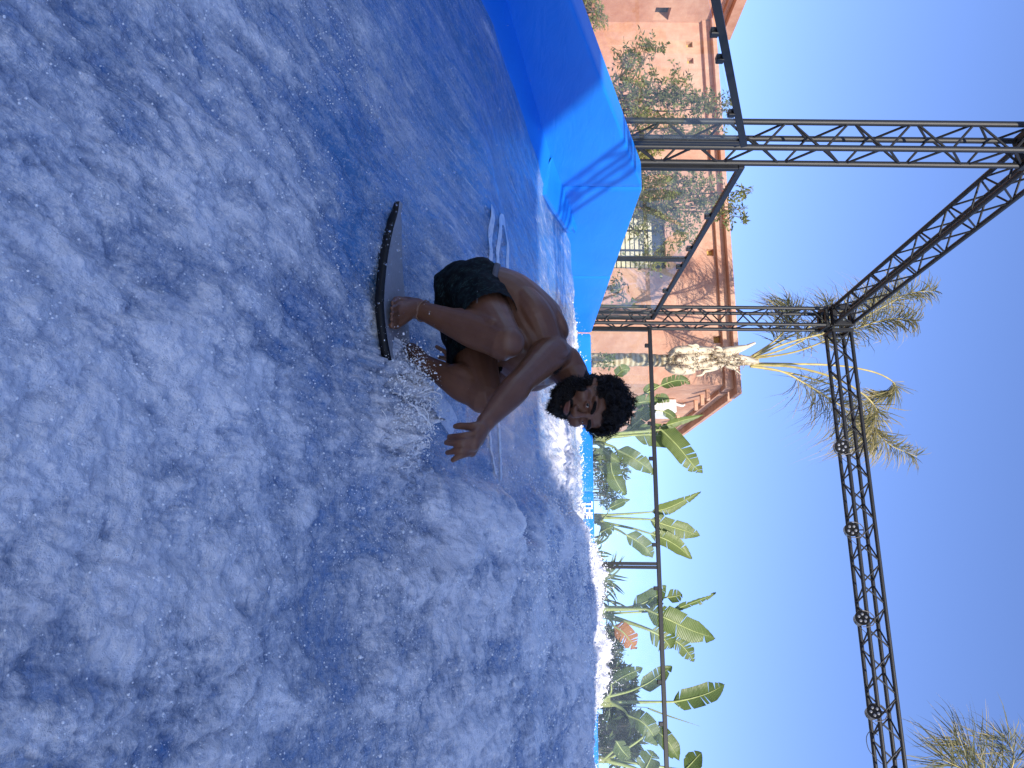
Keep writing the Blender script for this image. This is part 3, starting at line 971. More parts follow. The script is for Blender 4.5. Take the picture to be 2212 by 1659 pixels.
# near arm ----------------------------------------------------------
mid = lambda a, b, k: a + (b - a) * k
body.limb([(shR, .060), (mid(shR, elbR, .25), .059), (mid(shR, elbR, .55), .051), (mid(shR, elbR, .85), .044), (elbR, .042), (mid(elbR, wriR, .25), .046), (mid(elbR, wriR, .6), .037), (mid(elbR, wriR, .88), .029), (wriR, .028)])
body.blob(mid(shR, elbR, .12), unit(elbR - shR), UU, C_F, .085, .066, .064)
# near hand: palm, four fingers, thumb --------------------------------
hd = 2.02
mcp = [H5(715, 655, hd - .03), H5(700, 770, hd - .045), H5(690, 870, hd - .045), H5(650, 965, hd - .03)]
for k, m_ in enumerate(mcp):
    body.limb([(wriR + (m_ - wriR) * .05 + UR * .006 * (k - 1.5), .020), (mid(wriR, m_, .55), .018), (m_, .0135)])
body.limb([(mid(wriR, mcp[0], .55), .021), (mid(mcp[0], mcp[3], .5) * .45 + wriR * .55, .023), (mid(wriR, mcp[3], .6), .020)])
body.limb([(mcp[0], .0125), (mcp[3], .0125)])
body.limb([(mcp[0], .0105), (H5(510, 690, hd - .040), .0098), (H5(380, 700, hd - .03), .0090), (H5(285, 705, hd - .012), .0080)])
body.limb([(mcp[1], .0108), (H5(480, 795, hd - .058), .0100), (H5(340, 805, hd - .045), .0093), (H5(240, 800, hd - .022), .0082)])
body.limb([(mcp[2], .0103), (H5(490, 910, hd - .060), .0097), (H5(350, 945, hd - .050), .0090), (H5(258, 965, hd - .030), .0080)])
body.limb([(mcp[3], .0098), (H5(510, 1005, hd - .060), .0090), (H5(400, 1050, hd - .065), .0085), (H5(345, 1085, hd - .062), .0076)])
body.limb([(mid(wriR, mcp[0], .30), .018), (H5(700, 545, hd - .01), .0150), (H5(560, 535, hd - .005), .0112), (H5(450, 530, hd), .0104), (H5(385, 535, hd + .005), .0082)])
# far arm and hand hanging behind the legs ----------------------------
body.limb([(shL, .056), (mid(shL, elbL, .5), .047), (elbL, .041), (mid(elbL, wriL, .35), .042), (wriL, .027)])
for k, (zx, zy) in enumerate(((530, 772), (545, 840), (530, 905), (512, 968))):
    tip = J(zx, zy, 2.78); base_ = mid(wriL, tip, .48)
    body.limb([(wriL, .019), (base_, .0125), (mid(base_, tip, .5) + UU * .004, .0098), (tip, .008)])
# legs ----------------------------------------------------------------
body.limb([(hipR, .092), (mid(hipR, kneeR, .35), .086), (mid(hipR, kneeR, .72), .070), (kneeR, .058), (mid(kneeR, ankR, .12), .056), (mid(kneeR, ankR, .34), .058), (mid(kneeR, ankR, .62), .045), (mid(kneeR, ankR, .88), .034), (ankR, .036)])
body.blob(kneeR - C_F * .010 + UU * .008, UR, C_F, UU, .050, .050, .054)
body.limb([(mid(kneeR, ankR, .12) + UR * -.030, .040), (mid(kneeR, ankR, .33) - UR * .030 + C_F * .02, .045), (mid(kneeR, ankR, .6) - UR * .01, .034)])
body.limb([(hipL, .090), (mid(hipL, kneeL, .35), .082), (mid(hipL, kneeL, .72), .067), (kneeL, .055), (mid(kneeL, ankL, .15), .053), (mid(kneeL, ankL, .36), .056), (mid(kneeL, ankL, .65), .042), (mid(kneeL, ankL, .9), .034), (ankL, .035)])
body.limb([(mid(kneeL, ankL, .15) - UR * .02, .040), (mid(kneeL, ankL, .35) - UR * .03, .043), (mid(kneeL, ankL, .62), .032)])
def foot(ank, heel, ball, toes, toe_r):
    body.limb([(ank, .035), (mid(ank, heel, .6), .034), (heel, .030)])
    body.limb([(ank, .034), (mid(ank, ball, .5), .033), (ball, .022)])
    for k, (kn, tp) in enumerate(toes):
        body.limb([(mid(ank, kn, .45), .020), (kn, .0155), (mid(kn, tp, .6), toe_r[k]), (tp, toe_r[k] * .85)])
foot(ankR, J(300, 500, 2.50), J(275, 540, 2.34), [(J(272, 625, 2.33), J(235, 632, 2.29)), (J(272, 582, 2.33), J(236, 592, 2.275)), (J(272, 545, 2.335), J(236, 556, 2.27)), (J(272, 508, 2.34), J(237, 520, 2.28)), (J(274, 470, 2.36), J(240, 484, 2.30))], [.0125, .0095, .009, .0088, .0085])
foot(ankL, J(365, 800, 2.50), J(345, 985, 2.40), [(J(350, 1000, 2.37), J(330, 1050, 2.34)), (J(350, 1000, 2.39), J(332, 1056, 2.37)), (J(352, 1000, 2.41), J(335, 1056, 2.40)), (J(354, 995, 2.43), J(338, 1050, 2.42)), (J(356, 990, 2.45), J(342, 1040, 2.445))], [.0125, .0095, .009, .0088, .0085])
# head ------------------------------------------------------------------
yaw, pit, rol = rad(27), rad(10), rad(13)
fwd = unit(-C_F * math.cos(yaw) + UR * math.sin(yaw))
hx0 = unit(np.cross(UU, fwd)); 
fwd = unit(fwd * math.cos(pit) - UU * math.sin(pit)); up0 = unit(np.cross(fwd, hx0))
# tilt in the picture plane
def rotv(v, ax, an):
    return v * math.cos(an) + np.cross(ax, v) * math.sin(an) + ax * np.dot(ax, v) * (1 - math.cos(an))
fwd, up0, hx = rotv(fwd, C_F, rol), rotv(up0, C_F, rol), rotv(hx0, C_F, rol)
HS = 1.03
def hp(x, y, z): return skull + (hx * x + fwd * y + up0 * z) * HS
def hl(p): q = (np.asarray(p) - skull) / HS; return np.stack([q @ hx, q @ fwd, q @ up0], -1)
B_ = body
B_.blob(hp(0, -.012, .030), hx, fwd, up0, .077 * HS, .096 * HS, .088 * HS)
B_.blob(hp(0, .028, -.012), hx, fwd, up0, .064 * HS, .054 * HS, .082 * HS)
B_.blob(hp(0, .030, -.062), hx, fwd, up0, .054 * HS, .055 * HS, .050 * HS)
for sg in (-1, 1):
    B_.blob(hp(sg * .045, .052, -.018), hx, fwd, up0, .026, .026, .026)
    B_.limb([(hp(sg * .058, -.005, -.035), .020), (hp(sg * .052, .018, -.068), .022), (hp(sg * .025, .062, -.098), .020)])
    B_.limb([(hp(sg * .012, .084, .026), .0085), (hp(sg * .034, .080, .031), .0092), (hp(sg * .054, .062, .026), .009)])
    B_.limb([(hp(sg * .010, .098, -.027), .0085), (hp(sg * .015, .090, -.026), .0082)])
    # ears
    B_.limb([(hp(sg * .077, -.004, -.022), .007), (hp(sg * .084, -.016, .000), .0075), (hp(sg * .086, -.022, .020), .0075), (hp(sg * .082, -.008, .028), .007), (hp(sg * .077, .004, .018), .006)])
    B_.limb([(hp(sg * .074, .002, -.020), .009), (hp(sg * .078, -.010, .006), .009)])
    # eyelids
    B_.limb([(hp(sg * .0165, .0765, .009), .0032), (hp(sg * .030, .0835, .0165), .0040), (hp(sg * .044, .0735, .009), .0034)])
    B_.limb([(hp(sg * .0165, .0765, .006), .0030), (hp(sg * .030, .0810, .0000), .0034), (hp(sg * .044, .0730, .006), .0032)])
B_.limb([(hp(0, .082, .018), .0085), (hp(0, .094, -.002), .0085), (hp(0, .106, -.020), .0115), (hp(0, .101, -.028), .0095)])
B_.limb([(hp(-.024, .078, -.051), .0045), (hp(-.008, .0880, -.0470), .0054), (hp(.008, .0880, -.0470), .0054), (hp(.024, .078, -.051), .0045)])
B_.limb([(hp(-.021, .077, -.055), .0045), (hp(0, .0865, -.0580), .0058), (hp(.021, .077, -.055), .0045)])
B_.blob(hp(0, .068, -.092), hx, fwd, up0, .026, .020, .020)

bm_ = body.fuse("person", .0036, 3)
co = np.empty(len(bm_.vertices) * 3); bm_.vertices.foreach_get("co", co); co = co.reshape(-1, 3)
q = hl(co); X_, Y_, Z_ = q[:, 0], q[:, 1], q[:, 2]
inh = (np.abs(X_) < .10) & (Y_ > -.12) & (Y_ < .125) & (Z_ > -.125) & (Z_ < .14)
def gz(x, y, z, rx, ry, rz): return np.exp(-(((X_ - x) / rx) ** 2 + ((Y_ - y) / ry) ** 2 + ((Z_ - z) / rz) ** 2))
lipz = np.clip(sum(gz(x, .092, -.0525, .011, .025, .0082) for x in (-.014, 0, .014)), 0, 1) * inh
hairl = .050 + .020 * np.clip((Y_ - .02) / .06, -1, 1) - .030 * sstep(.045, .07, np.abs(X_))
scalp = sstep(-.006, .006, Z_ - hairl) + sstep(.0, -.02, Y_) * sstep(-.045, -.03, Z_) * sstep(.01, -.01, Y_ + .0)
cheek = -.030 - .020 * np.clip((Y_ - .03) / .06, 0, 1) + .03 * sstep(.055, .07, np.abs(X_)) + .004 * perlin(X_ * 150, Y_ * 150 + Z_ * 90, 3)
beard = sstep(.004, -.008, Z_ - cheek) * sstep(-.03, -.005, Y_)
must = np.clip(sum(gz(x, .09, -.0385 - abs(x) * .25, .010, .03, .006) for x in (-.024, -.012, .012, .024)), 0, 1)
beard = np.clip(np.maximum(beard, must), 0, 1)
beard = beard * (1 - .95 * np.clip(lipz * 1.4, 0, 1)) * (1 - .55 * gz(0, .085, -.071, .010, .03, .006))
brow = np.clip(sum(gz(s_ * x, .085, z, .010, .04, .0048) for s_ in (-1, 1) for x, z in ((.018, .027), (.030, .031), (.043, .028))), 0, 1)
eyel = np.clip(sum(gz(s_ * .030, .08, .008, .017, .03, .011) for s_ in (-1, 1)), 0, 1)
hair_a = np.clip(np.maximum(np.maximum(scalp, beard), brow * 1.2), 0, 1) * inh
for nm, arr in (("hair", hair_a), ("lips", lipz), ("lids", eyel * inh)):
    bm_.attributes.new(nm, 'FLOAT', 'POINT').data.foreach_set("value", arr.astype(np.float32))
m = NT("skin")
cc = m.coord()
n1 = m.noise(cc, 9, 5, .6); n2 = m.noise(cc, 160, 3, .6); n3 = m.noise(cc, 38, 4, .6)
skin = m.ramp(n1, [(.3, (.105, .043, .022)), (.7, (.165, .073, .040))])
skin = m.mix(m.ramp(n3, [(.55, 0.0), (.8, .35)]), skin, (.095, .034, .020))
skin = m.mix(m.math('MULTIPLY', m.attr("lips").outputs['Fac'], .5), skin, (.185, .058, .048))
skin = m.mix(m.math('MULTIPLY', m.attr("lids").outputs['Fac'], .5), skin, (.13, .05, .032))
hfac = m.math('ADD', m.attr("hair").outputs['Fac'], m.math('MULTIPLY', m.math('SUBTRACT', n2, .5), .35), None, True)
hfac = m.ramp(hfac, [(.30, 0.0), (.62, 1.0)])
skin = m.mix(hfac, skin, (.007, .0055, .005))
wet = m.ramp(m.noise(cc, 14, 4, .6), [(.35, .32), (.65, .50)])
m.set(Base_Color=skin, Roughness=wet, Subsurface_Weight=.08, Subsurface_Radius=(.012, .004, .002), Specular_IOR_Level=m.ramp(hfac, [(0.0, .40), (1.0, .06)]))
m.bump(m.math('ADD', n2, m.math('MULTIPLY', n3, 1.2)), .18, .004)
bm_.materials.clear(); bm_.materials.append(m.m)
person = put("person", bm_)
tag(person, "crouching barefoot surfer with curly dark hair, beard and dark shorts reaching one arm forward", "person")

# eyes
MAT['eyewhite'] = plain("eye_white", (.62, .58, .54), .12, 0, .05, 40)
MAT['iris'] = plain("dark_iris", (.012, .008, .006), .08)
look = unit(-skull)
for sg in (-1, 1):
    c = hp(sg * .030, .0695, .008)
    e = Body().blob(c, hx, fwd, up0, .0125, .0125, .0125, 10).build("eye", MAT['eyewhite'], person, True)
    a = unit(look * .75 + fwd * .4)
    V, Fc = sweep([c + a * .0112, c + a * .0125, c + a * .0131], [.0064, .0056, .001], 14)
    put("iris", MB().add(V, Fc).mesh("iris", MAT['iris'], True), e)

# curly hair, beard and brows: many small coiled strands
def strands(spec, name, sides=3):
    mb = MB()
    for pts, r in spec: mb.tube(pts, np.linspace(r, r * .55, len(pts)), sides, False)
    return mb
MAT['hair'] = plain("black_curly_hair", (.009, .0065, .006), .5, 0, .4, 60, spec=.3)
hs = []
R_ = random.Random(3)
def hairline(p):
    hz = .052 + .018 * np.clip((p[1] - .02) / .06, -1, 1) - .030 * float(sstep(.045, .07, abs(p[0])))
    if p[1] < -.01: hz = min(hz, -.035 if p[1] < -.03 else .03)
    return hz
clumps = []
while len(clumps) < 330:
    th, ph = R_.uniform(0, 2 * math.pi), math.acos(R_.uniform(-.55, 1))
    dn = np.array([math.sin(ph) * math.cos(th), math.sin(ph) * math.sin(th), math.cos(ph)])
    p = np.array([0, -.012, .030]) + dn * np.array([.077, .096, .088])
    if p[2] < hairline(p): continue
    clumps.append((p, dn))
for p, dn in clumps:
    lean = unit(dn + np.array([R_.gauss(0, .42), R_.gauss(0, .42), R_.gauss(-.05, .35)]))
    t1 = unit(np.cross(lean, [.3, .5, .8])); t2 = np.cross(lean, t1)
    L0 = R_.uniform(.026, .052) * (.72 + .33 * max(0, dn[2])) * (.55 if dn[2] < .12 else 1)
    turns, cr_, a0, sg_ = R_.uniform(1.0, 2.3), R_.uniform(.006, .0125), R_.uniform(0, 6.28), R_.choice((-1, 1))
    for q in range(8):
        off = t1 * R_.gauss(0, .0045) + t2 * R_.gauss(0, .0045)
        L = L0 * R_.uniform(.8, 1.12); a1 = a0 + R_.gauss(0, .35); c1 = cr_ * R_.uniform(.8, 1.2)
        pts = []
        for k in range(12):
            u_ = k / 11
            c = p + off * (1 - .3 * u_) + lean * L * u_ * .85 + (t1 * math.cos(a1 + sg_ * turns * 6.28 * u_) + t2 * math.sin(a1 + sg_ * turns * 6.28 * u_)) * c1 * min(1, u_ * 2.5)
            pts.append(hp(*c))
        hs.append((np.array(pts), R_.uniform(.0010, .0017)))
strands(hs, "hair").build("hair", MAT['hair'], person, True, False)
vs = [v for v in range(0, len(co)) if inh[v] and beard[v] > .7 and Y_[v] > -.01]
nv = np.empty(len(bm_.vertices) * 3); bm_.vertices.foreach_get("normal", nv); nv = nv.reshape(-1, 3)
R_.shuffle(vs); bs = []
for v in vs[:1100]:
    p, n_ = co[v], nv[v]
    d = unit(n_ * .6 - up0 * .5 + np.array([R_.gauss(0, .4) for _ in range(3)]))
    side_ = unit(np.cross(d, n_) + 1e-6)
    L = R_.uniform(.006, .014)
    bs.append((np.array([p - n_ * .001, p + d * L * .4 + side_ * .002, p + d * L * .8 - side_ * .001, p + d * L - n_ * .002]), .0009))
strands(bs, "beard").build("beard", MAT['hair'], person, True, False)
vs = [v for v in range(0, len(co)) if inh[v] and brow[v] > .6]
R_.shuffle(vs); bs = []
for v in vs[:260]:
    p, n_ = co[v], nv[v]; sgn = 1 if X_[v] > 0 else -1
    d = unit(hx * sgn * 1.0 + n_ * .35 + up0 * R_.uniform(-.1, .4))
    bs.append((np.array([p, p + d * .005, p + d * .009 - n_ * .001]), .0008))
strands(bs, "eyebrows").build("eyebrows", MAT['hair'], person, True, False)

# shorts ---------------------------------------------------------------
sh = Body()
e = .012
sh.loft([(spine[0] - unit(spine[1] - spine[0]) * .12, rows[0][1], rows[0][2], .10, .085), (spine[0] - unit(spine[1] - spine[0]) * .06, rows[0][1], rows[0][2], .155, .125)] + [(c, a, b, ra + e, rb + e) for c, a, b, ra, rb in rows[:2]] + [(mid(spine[1], spine[2], .42), rows[1][1], rows[1][2], .148 + e, .112 + e)], 6)
hemR, hemL = mid(hipR, kneeR, .56), mid(hipL, kneeL, .62)
dR, dL = unit(kneeR - hipR), unit(kneeL - hipL)
sh.limb([(hipR, .108), (mid(hipR, kneeR, .28), .104), (hemR, .097), (hemR + dR * .004, .094)])
sh.limb([(hipL, .106), (mid(hipL, kneeL, .3), .100), (hemL, .092), (hemL + dL * .004, .09)])
for hp_, sg in ((hipR, 1), (hipL, -1)):
    sh.blob(hp_ - chestF * .06 - UU * .03, UR, C_F, UU, .10, .10, .10)
sm_ = sh.fuse("shorts", .0065, 6)
# open the leg ends: cut the domes beyond the hem, and add a folded edge
import bmesh
bmx = bmesh.new(); bmx.from_mesh(sm_)
for hem, d, k0, knee in ((hemR, dR, hipR, kneeR), (hemL, dL, hipL, kneeL)):
    kill = [v for v in bmx.verts if np.dot(np.array(v.co) - hem, d) > .0 and np.linalg.norm(np.array(v.co) - hem) < .17]
    bmesh.ops.delete(bmx, geom=kill, context='VERTS')
bmx.normal_update()
for v in bmx.verts:       # cloth folds
    p = np.array(v.co)
    w_ = float(fbm(np.array([p[0] * 16 + p[2] * 8]), np.array([p[2] * 22 - p[1] * 12]), 3, 91)[0])
    v.co += v.normal * w_ * .006
bmx.to_mesh(sm_); bmx.free(); sm_.shade_smooth()
m = NT("dark_patterned_cloth")
cc = m.coord()
wv = m.n("ShaderNodeTexWave", {'Vector': m.coord((1, 1, 1), (.4, .3, .9)), 'Scale': 42.0, 'Distortion': 9.0, 'Detail': 3.0, 'Detail Scale': 2.0})
k = m.math('MULTIPLY', m.ramp(wv.outputs[1], [(.60, 0.0), (.78, 1.0)]), m.ramp(m.noise(cc, 60, 3, .6), [(.45, 0.0), (.6, 1.0)]))
m.set(Base_Color=m.mix(k, (.002, .003, .004), (.020, .042, .042)), Roughness=.7, Specular_IOR_Level=.12)
m.bump(m.noise(cc, 300, 3, .6), .15, .003)
sm_.materials.clear(); sm_.materials.append(m.m)
shorts = put("shorts", sm_, person)
# grey waistband
wb = Body()
c0, c1 = mid(spine[1], spine[2], .22), mid(spine[1], spine[2], .52)
n = 40; V, Fc = [], []
for j, (c, g) in enumerate(((c0, .0165), (mid(c0, c1, .5), .0185), (c1, .0165), (c1, .006), (c0, .006))):
    for i in range(n):
        a = 2 * math.pi * i / n
        V.append(c + rows[1][1] * (.149 + g) * math.cos(a) + rows[1][2] * (.112 + g) * math.sin(a))
for j in range(5):
    for i in range(n):
        l = (i + 1) % n; j2 = (j + 1) % 5
        Fc.append((j * n + i, j * n + l, j2 * n + l, j2 * n + i))
MAT['band'] = plain("grey_waistband", (.085, .085, .10), .7, 0, .2, 30)
put("waistband", MB().add(V, Fc).mesh("waistband", MAT['band'], True), shorts)
# print on the leg of the shorts
tm = text_mesh("TULMAN", .017, .0006)
for v in tm.vertices: v.co.z *= .4
tm.materials.clear(); tm.materials.append(plain("grey_print", (.30, .32, .34), .6))
from mathutils.bvhtree import BVHTree
bv = BVHTree.FromPolygons([v.co for v in sm_.vertices], [p.vertices for p in sm_.polygons])
def stuck(zx, zy):
    d = Vector(unit(J(zx, zy, 1.0)))
    h = bv.ray_cast(Vector((0, 0, 0)), d)
    return (h[0] if h[0] else Vector(J(zx, zy, 2.42))), d
a_, da = stuck(795, 405); b_, db = stuck(875, 412)
ex = (b_ - a_).normalized(); ez = (-da - ex * (-da).dot(ex)).normalized(); ey = ez.cross(ex)
put("lettering", tm, shorts, Matrix(((ex[0], ey[0], ez[0], 0), (ex[1], ey[1], ez[1], 0), (ex[2], ey[2], ez[2], 0), (0, 0, 0, 1))))
put_l = bpy.data.objects[-1] if False else None
for o in shorts.children:
    if o.name.startswith("lettering"):
        sc_ = (b_ - a_).length / max(v.co.x for v in tm.vertices)
        o.matrix_local = Matrix.Translation(a_ - da * .004) @ o.matrix_local @ Matrix.Diagonal((sc_, sc_, 1, 1))

# anklet cord on the near ankle
ac_ = mid(ankR, kneeR, .09); ax = unit(kneeR - ankR); u_ = unit(np.cross(ax, UR)); w_ = np.cross(ax, u_)
cord = [ac_ + (u_ * math.cos(t) + w_ * math.sin(t)) * .0365 for t in np.linspace(0, 2 * math.pi, 26)]
MB().tube(cord, .0022, 6, False).build("anklet", plain("cord", (.22, .12, .07), .6), person, True)

# ------------------------------------------------------------------ surfboard
tail, nose = P(861, 440, 2.50), P(868, 868, 2.38)
ax = unit(nose - tail); L = np.linalg.norm(nose - tail)
wid_ax = unit(C_F - ax * np.dot(C_F, ax)); wid_ax = unit(wid_ax + UU * .10); up_b = unit(np.cross(wid_ax, ax))
if up_b[2] < 0: up_b = -up_b
def outline(k): return .172 * min(1.0, (k / .58) ** .85) * (1 - max(0, (k - .62) / .38) ** 2.2 * .75)
top, rail = MB(), MB()
n = 80; TV, RV = [], []
for i in range(n + 1):
    k = i / n
    c = tail + ax * L * k - up_b * (.030 * math.sin(math.pi * k ** .8) ** .9)
    h = max(.02, outline(k)); th = .031 * min(1, .6 + 2.2 * min(k, 1 - k) * 2)
    TV.append([c + wid_ax * h * a + up_b * (th * .5 + .004 * (1 - a * a)) for a in (-.93, -.5, 0, .5, .93)])
    RV.append([c + wid_ax * h * a + up_b * b for a, b in ((-.93, th * .5), (-.985, th * .36), (-1, .0), (-.97, -th * .4), (-.8, -th * .52), (0, -th * .6), (.8, -th * .52), (.97, -th * .4), (1, 0), (.985, th * .36), (.93, th * .5))])
def grid(rows_, mb):
    m_ = len(rows_[0]); V = [p for r in rows_ for p in r]; Fc = []
    for i in range(len(rows_) - 1):
        for j in range(m_ - 1): Fc.append((i * m_ + j, i * m_ + j + 1, (i + 1) * m_ + j + 1, (i + 1) * m_ + j))
    return mb.add(V, Fc)
grid(RV, rail); grid(TV, top)
MAT['deckpad'] = plain("grey_deck_foam", (.26, .26, .285), .55, 0, .15, 60, .2, 300)
MAT['blackrail'] = plain("black_rail", (.006, .006, .007), .5, 0, .3, 20, spec=.25)
board = tag(rail.build("surfboard", MAT['blackrail'], None, True), "short black railed surfboard with grey deck under the surfer's bare feet", "surfboard")
top.build("deck_pad", MAT['deckpad'], board, True)
MB().tube([mid(tail, nose, .50) + up_b * -.028 + wid_ax * -.14, mid(tail, nose, .5) + up_b * -.028 + wid_ax * .14], .0035, 5).build("deck_seam", MAT['blackrail'], board)

# ------------------------------------------------------------------ spray
def ico():
    g = (1 + 5 ** .5) / 2
    v = np.array([(-1, g, 0), (1, g, 0), (-1, -g, 0), (1, -g, 0), (0, -1, g), (0, 1, g), (0, -1, -g), (0, 1, -g), (g, 0, -1), (g, 0, 1), (-g, 0, -1), (-g, 0, 1)])
    f = np.array([(0, 11, 5), (0, 5, 1), (0, 1, 7), (0, 7, 10), (0, 10, 11), (1, 5, 9), (5, 11, 4), (11, 10, 2), (10, 7, 6), (7, 1, 8), (3, 9, 4), (3, 4, 2), (3, 2, 6), (3, 6, 8), (3, 8, 9), (4, 9, 5), (2, 4, 11), (6, 2, 10), (8, 6, 7), (9, 8, 1)])
    return v / np.linalg.norm(v[0]), f
IV, IF = ico()
def drops(name, pos, r, mat, label):
    n = len(pos)
    sq = rng.normal(1, .18, (n, 1, 3)).clip(.5, 1.7)
    V = (pos[:, None, :] + IV[None] * r[:, None, None] * sq).reshape(-1, 3)
    Fc = (IF[None] + (np.arange(n) * 12)[:, None, None]).reshape(-1, 3)
    me = bpy.data.meshes.new(name)
    me.vertices.add(len(V)); me.vertices.foreach_set("co", V.astype(np.float32).ravel())
    me.loops.add(Fc.size); me.loops.foreach_set("vertex_index", Fc.astype(np.int32).ravel())
    me.polygons.add(len(Fc))
    me.polygons.foreach_set("loop_start", np.arange(0, Fc.size, 3, dtype=np.int32))
    me.polygons.foreach_set("loop_total", np.full(len(Fc), 3, np.int32))
    me.update(calc_edges=True); me.shade_smooth(); me.materials.append(mat)
    o = put(name, me)
    o['kind'] = 'stuff'; o['label'] = label
    return o
m = NT("water_drop")
m.set(Base_Color=(1, 1, 1, 1), Roughness=.0, IOR=1.333, Transmission_Weight=1.0, Specular_IOR_Level=.5)
MAT['drop'] = m.m
m = NT("foam_fleck")
m.set(Base_Color=(.90, .89, .90, 1), Roughness=.3, Specular_IOR_Level=.5, Subsurface_Weight=0.0)
MAT['fleck'] = m.m
def scatter(n, sfn):
    s, t, up, r = sfn(n)
    h, fo, reg = water(s, t)
    return np.stack([s, t, h + up], -1), r, fo
U_ = rng.uniform
P1, R1, P2, R2 = [], [], [], []
def addw(n, s, t, up, r, keep=None, to=1):
    h, fo, reg = water(s, t)
    p = np.stack([s, t, h + up], -1)
    k = np.ones(n, bool) if keep is None else keep(s, t, fo)
    k &= (s > SL + .05) & (t < TB - .1)
    (P1 if to == 1 else P2).append(p[k]); (R1 if to == 1 else R2).append(r[k])
ex_ = lambda n, a: rng.exponential(a, n)
# flecks on the lip of the far foam
n = 27000; s = U_(-2.6, 4.2, n); t = 7.75 + rng.normal(0, .42, n)
addw(n, s, t, ex_(n, .030) * (.25 + 2.2 * np.clip(fbm(s * 3, t * 3, 2, 88), 0, 1)), np.clip(ex_(n, .0021), .0013, .0085), lambda s, t, f: fbm(s * 5, t * 4, 3, 87) > -.1, 2)
# mist and torn clots blown up from the lip
n = 16000; s = U_(-1.6, 4.2, n); t = 7.5 + rng.normal(0, .35, n); cl = np.clip(fbm(s * 2.3, t * 1.5, 3, 95) + .25, 0, 1.4)
addw(n, s, t, ex_(n, .075) * cl, np.clip(ex_(n, .0012), .0009, .0045), lambda s, t, f: fbm(s * 2.3, t * 1.5, 3, 95) > -.2, 2)
# the edge of the foam and the foam's own surface on the right
n = 9000; t = U_(2.1, 7.4, n); s = FOAM_EDGE + .2 + np.abs(rng.normal(0, .8, n)); addw(n, s, t, ex_(n, .015), np.clip(ex_(n, .0014) * (t / 3.2), .0012, .007), lambda s, t, f: f > .35, 2)
n = 2500; t = U_(2.2, 6.0, n); s = FOAM_EDGE + rng.normal(.02, .09, n); addw(n, s, t, ex_(n, .03), np.clip(ex_(n, .0018) * (t / 3), .0013, .007), None, 1)
# near foam
n = 15000; rr = U_(.75, 2.6, n); aa = U_(rad(-44), rad(34), n); addw(n, rr * np.sin(aa + rad(-0)), rr * np.cos(aa), ex_(n, .010), np.clip(ex_(n, .00055) * rr, .0006, .0026), lambda s, t, f: f > .3, 2)
n = 3000; rr = U_(.7, 2.6, n); aa = U_(rad(-44), rad(34), n); addw(n, rr * np.sin(aa), rr * np.cos(aa), ex_(n, .045), np.clip(ex_(n, .0007) * rr, .0006, .0030), None, 1)
# drops skimming over the blue water to the left of the board and round it
n = 4200; t = 2.6 + rng.normal(0, .7, n); s = -1.45 + rng.normal(0, .55, n); addw(n, s, t, ex_(n, .05), np.clip(ex_(n, .0011) * (t / 2.4), .0009, .0042), None, 1)
n = 900; s = -1.0 + rng.normal(0, .28, n); t = 2.15 + rng.normal(0, .12, n); addw(n, s, t, ex_(n, .06), np.clip(ex_(n, .0015), .001, .0045), None, 1)
# spray thrown up by the nose of the board, over the front foot
n = 4200; k = U_(0, 1, n)
c = np.array(P(912, 880, 2.42))[None] + (np.array(P(852, 822, 2.30)) - np.array(P(912, 880, 2.42)))[None] * k[:, None]
p = c + rng.normal(0, 1, (n, 3)) * np.array([.060, .06, .026])
P2.append(p); R2.append(np.clip(ex_(n, .0011), .0008, .0045))
n = 4200
p = np.array(P(893, 872, 2.35))[None] + rng.normal(0, 1, (n, 3)) * np.array([.085, .07, .034]); P2.append(p); R2.append(np.clip(ex_(n, .0012), .0008, .004))
# free drops in the air in front of the back wall
n = 150; a = U_(0, 1, n)
p = np.array([P(1250 + 130 * U_(-1, 1) ** 3 + 30, y_, d_) for y_, d_ in zip(U_(700, 1659, n), U_(5.5, 8.2, n))]); P1.append(p); R1.append(np.clip(ex_(n, .0022), .0015, .006))
drops("spray", np.concatenate(P1), np.concatenate(R1), MAT['drop'], "clear water drops flying over the wave and round the board")
drops("foam", np.concatenate(P2), np.concatenate(R2), MAT['fleck'], "white foam flecks on the breaking water")

# torn ligaments of water thrown off the lip and the splash at the board
mb = MB(); rs = random.Random(9)
def finger(p, d, L, r):
    q = p + d * L * .55 + np.array([rs.gauss(0, .1), rs.gauss(0, .1), .1]) * L
    e = p + d * L + np.array([rs.gauss(0, .2), rs.gauss(0, .2), -.10]) * L
    c = spline([p - d * L * .15, q, e], 4)
    mb.tube(c, r * np.array([1.5, 1.2, 1, .9, .8, .9, .7, .5, .25])[:len(c)], 5)
ss = np.array([rs.uniform(-2.2, 3.6) for _ in range(620)]); tt = np.array([7.55 + rs.gauss(0, .28) for _ in range(620)])
hh = water(ss, tt)[0]; ww = fbm(ss * 3.1, tt * 2, 3, 81)
for s_, t_, h_, w_ in zip(ss, tt, hh, ww):
    if w_ < -.05: continue
    finger(np.array([s_, t_, h_]), unit([rs.gauss(-.2, .5), rs.gauss(-.5, .4), rs.uniform(.2, 1.0)]), rs.uniform(.03, .10) * (.5 + w_), rs.uniform(.003, .008))
for k in range(110):
    p = P(905 + rs.gauss(0, 26), 880 + rs.gauss(0, 42), 2.36 + rs.gauss(0, .05)); h_ = water(np.array([p[0]]), np.array([p[1]]))[0][0]
    finger(np.array([p[0], p[1], h_]), unit([rs.gauss(.5, .5), rs.gauss(0, .5), rs.uniform(.2, 1.1)]), rs.uniform(.015, .055), rs.uniform(.0010, .0028))
o = mb.build("splash", MAT['fleck'], None, True, False); o['kind'] = 'stuff'; o['label'] = "torn strands of white water thrown off the wave"
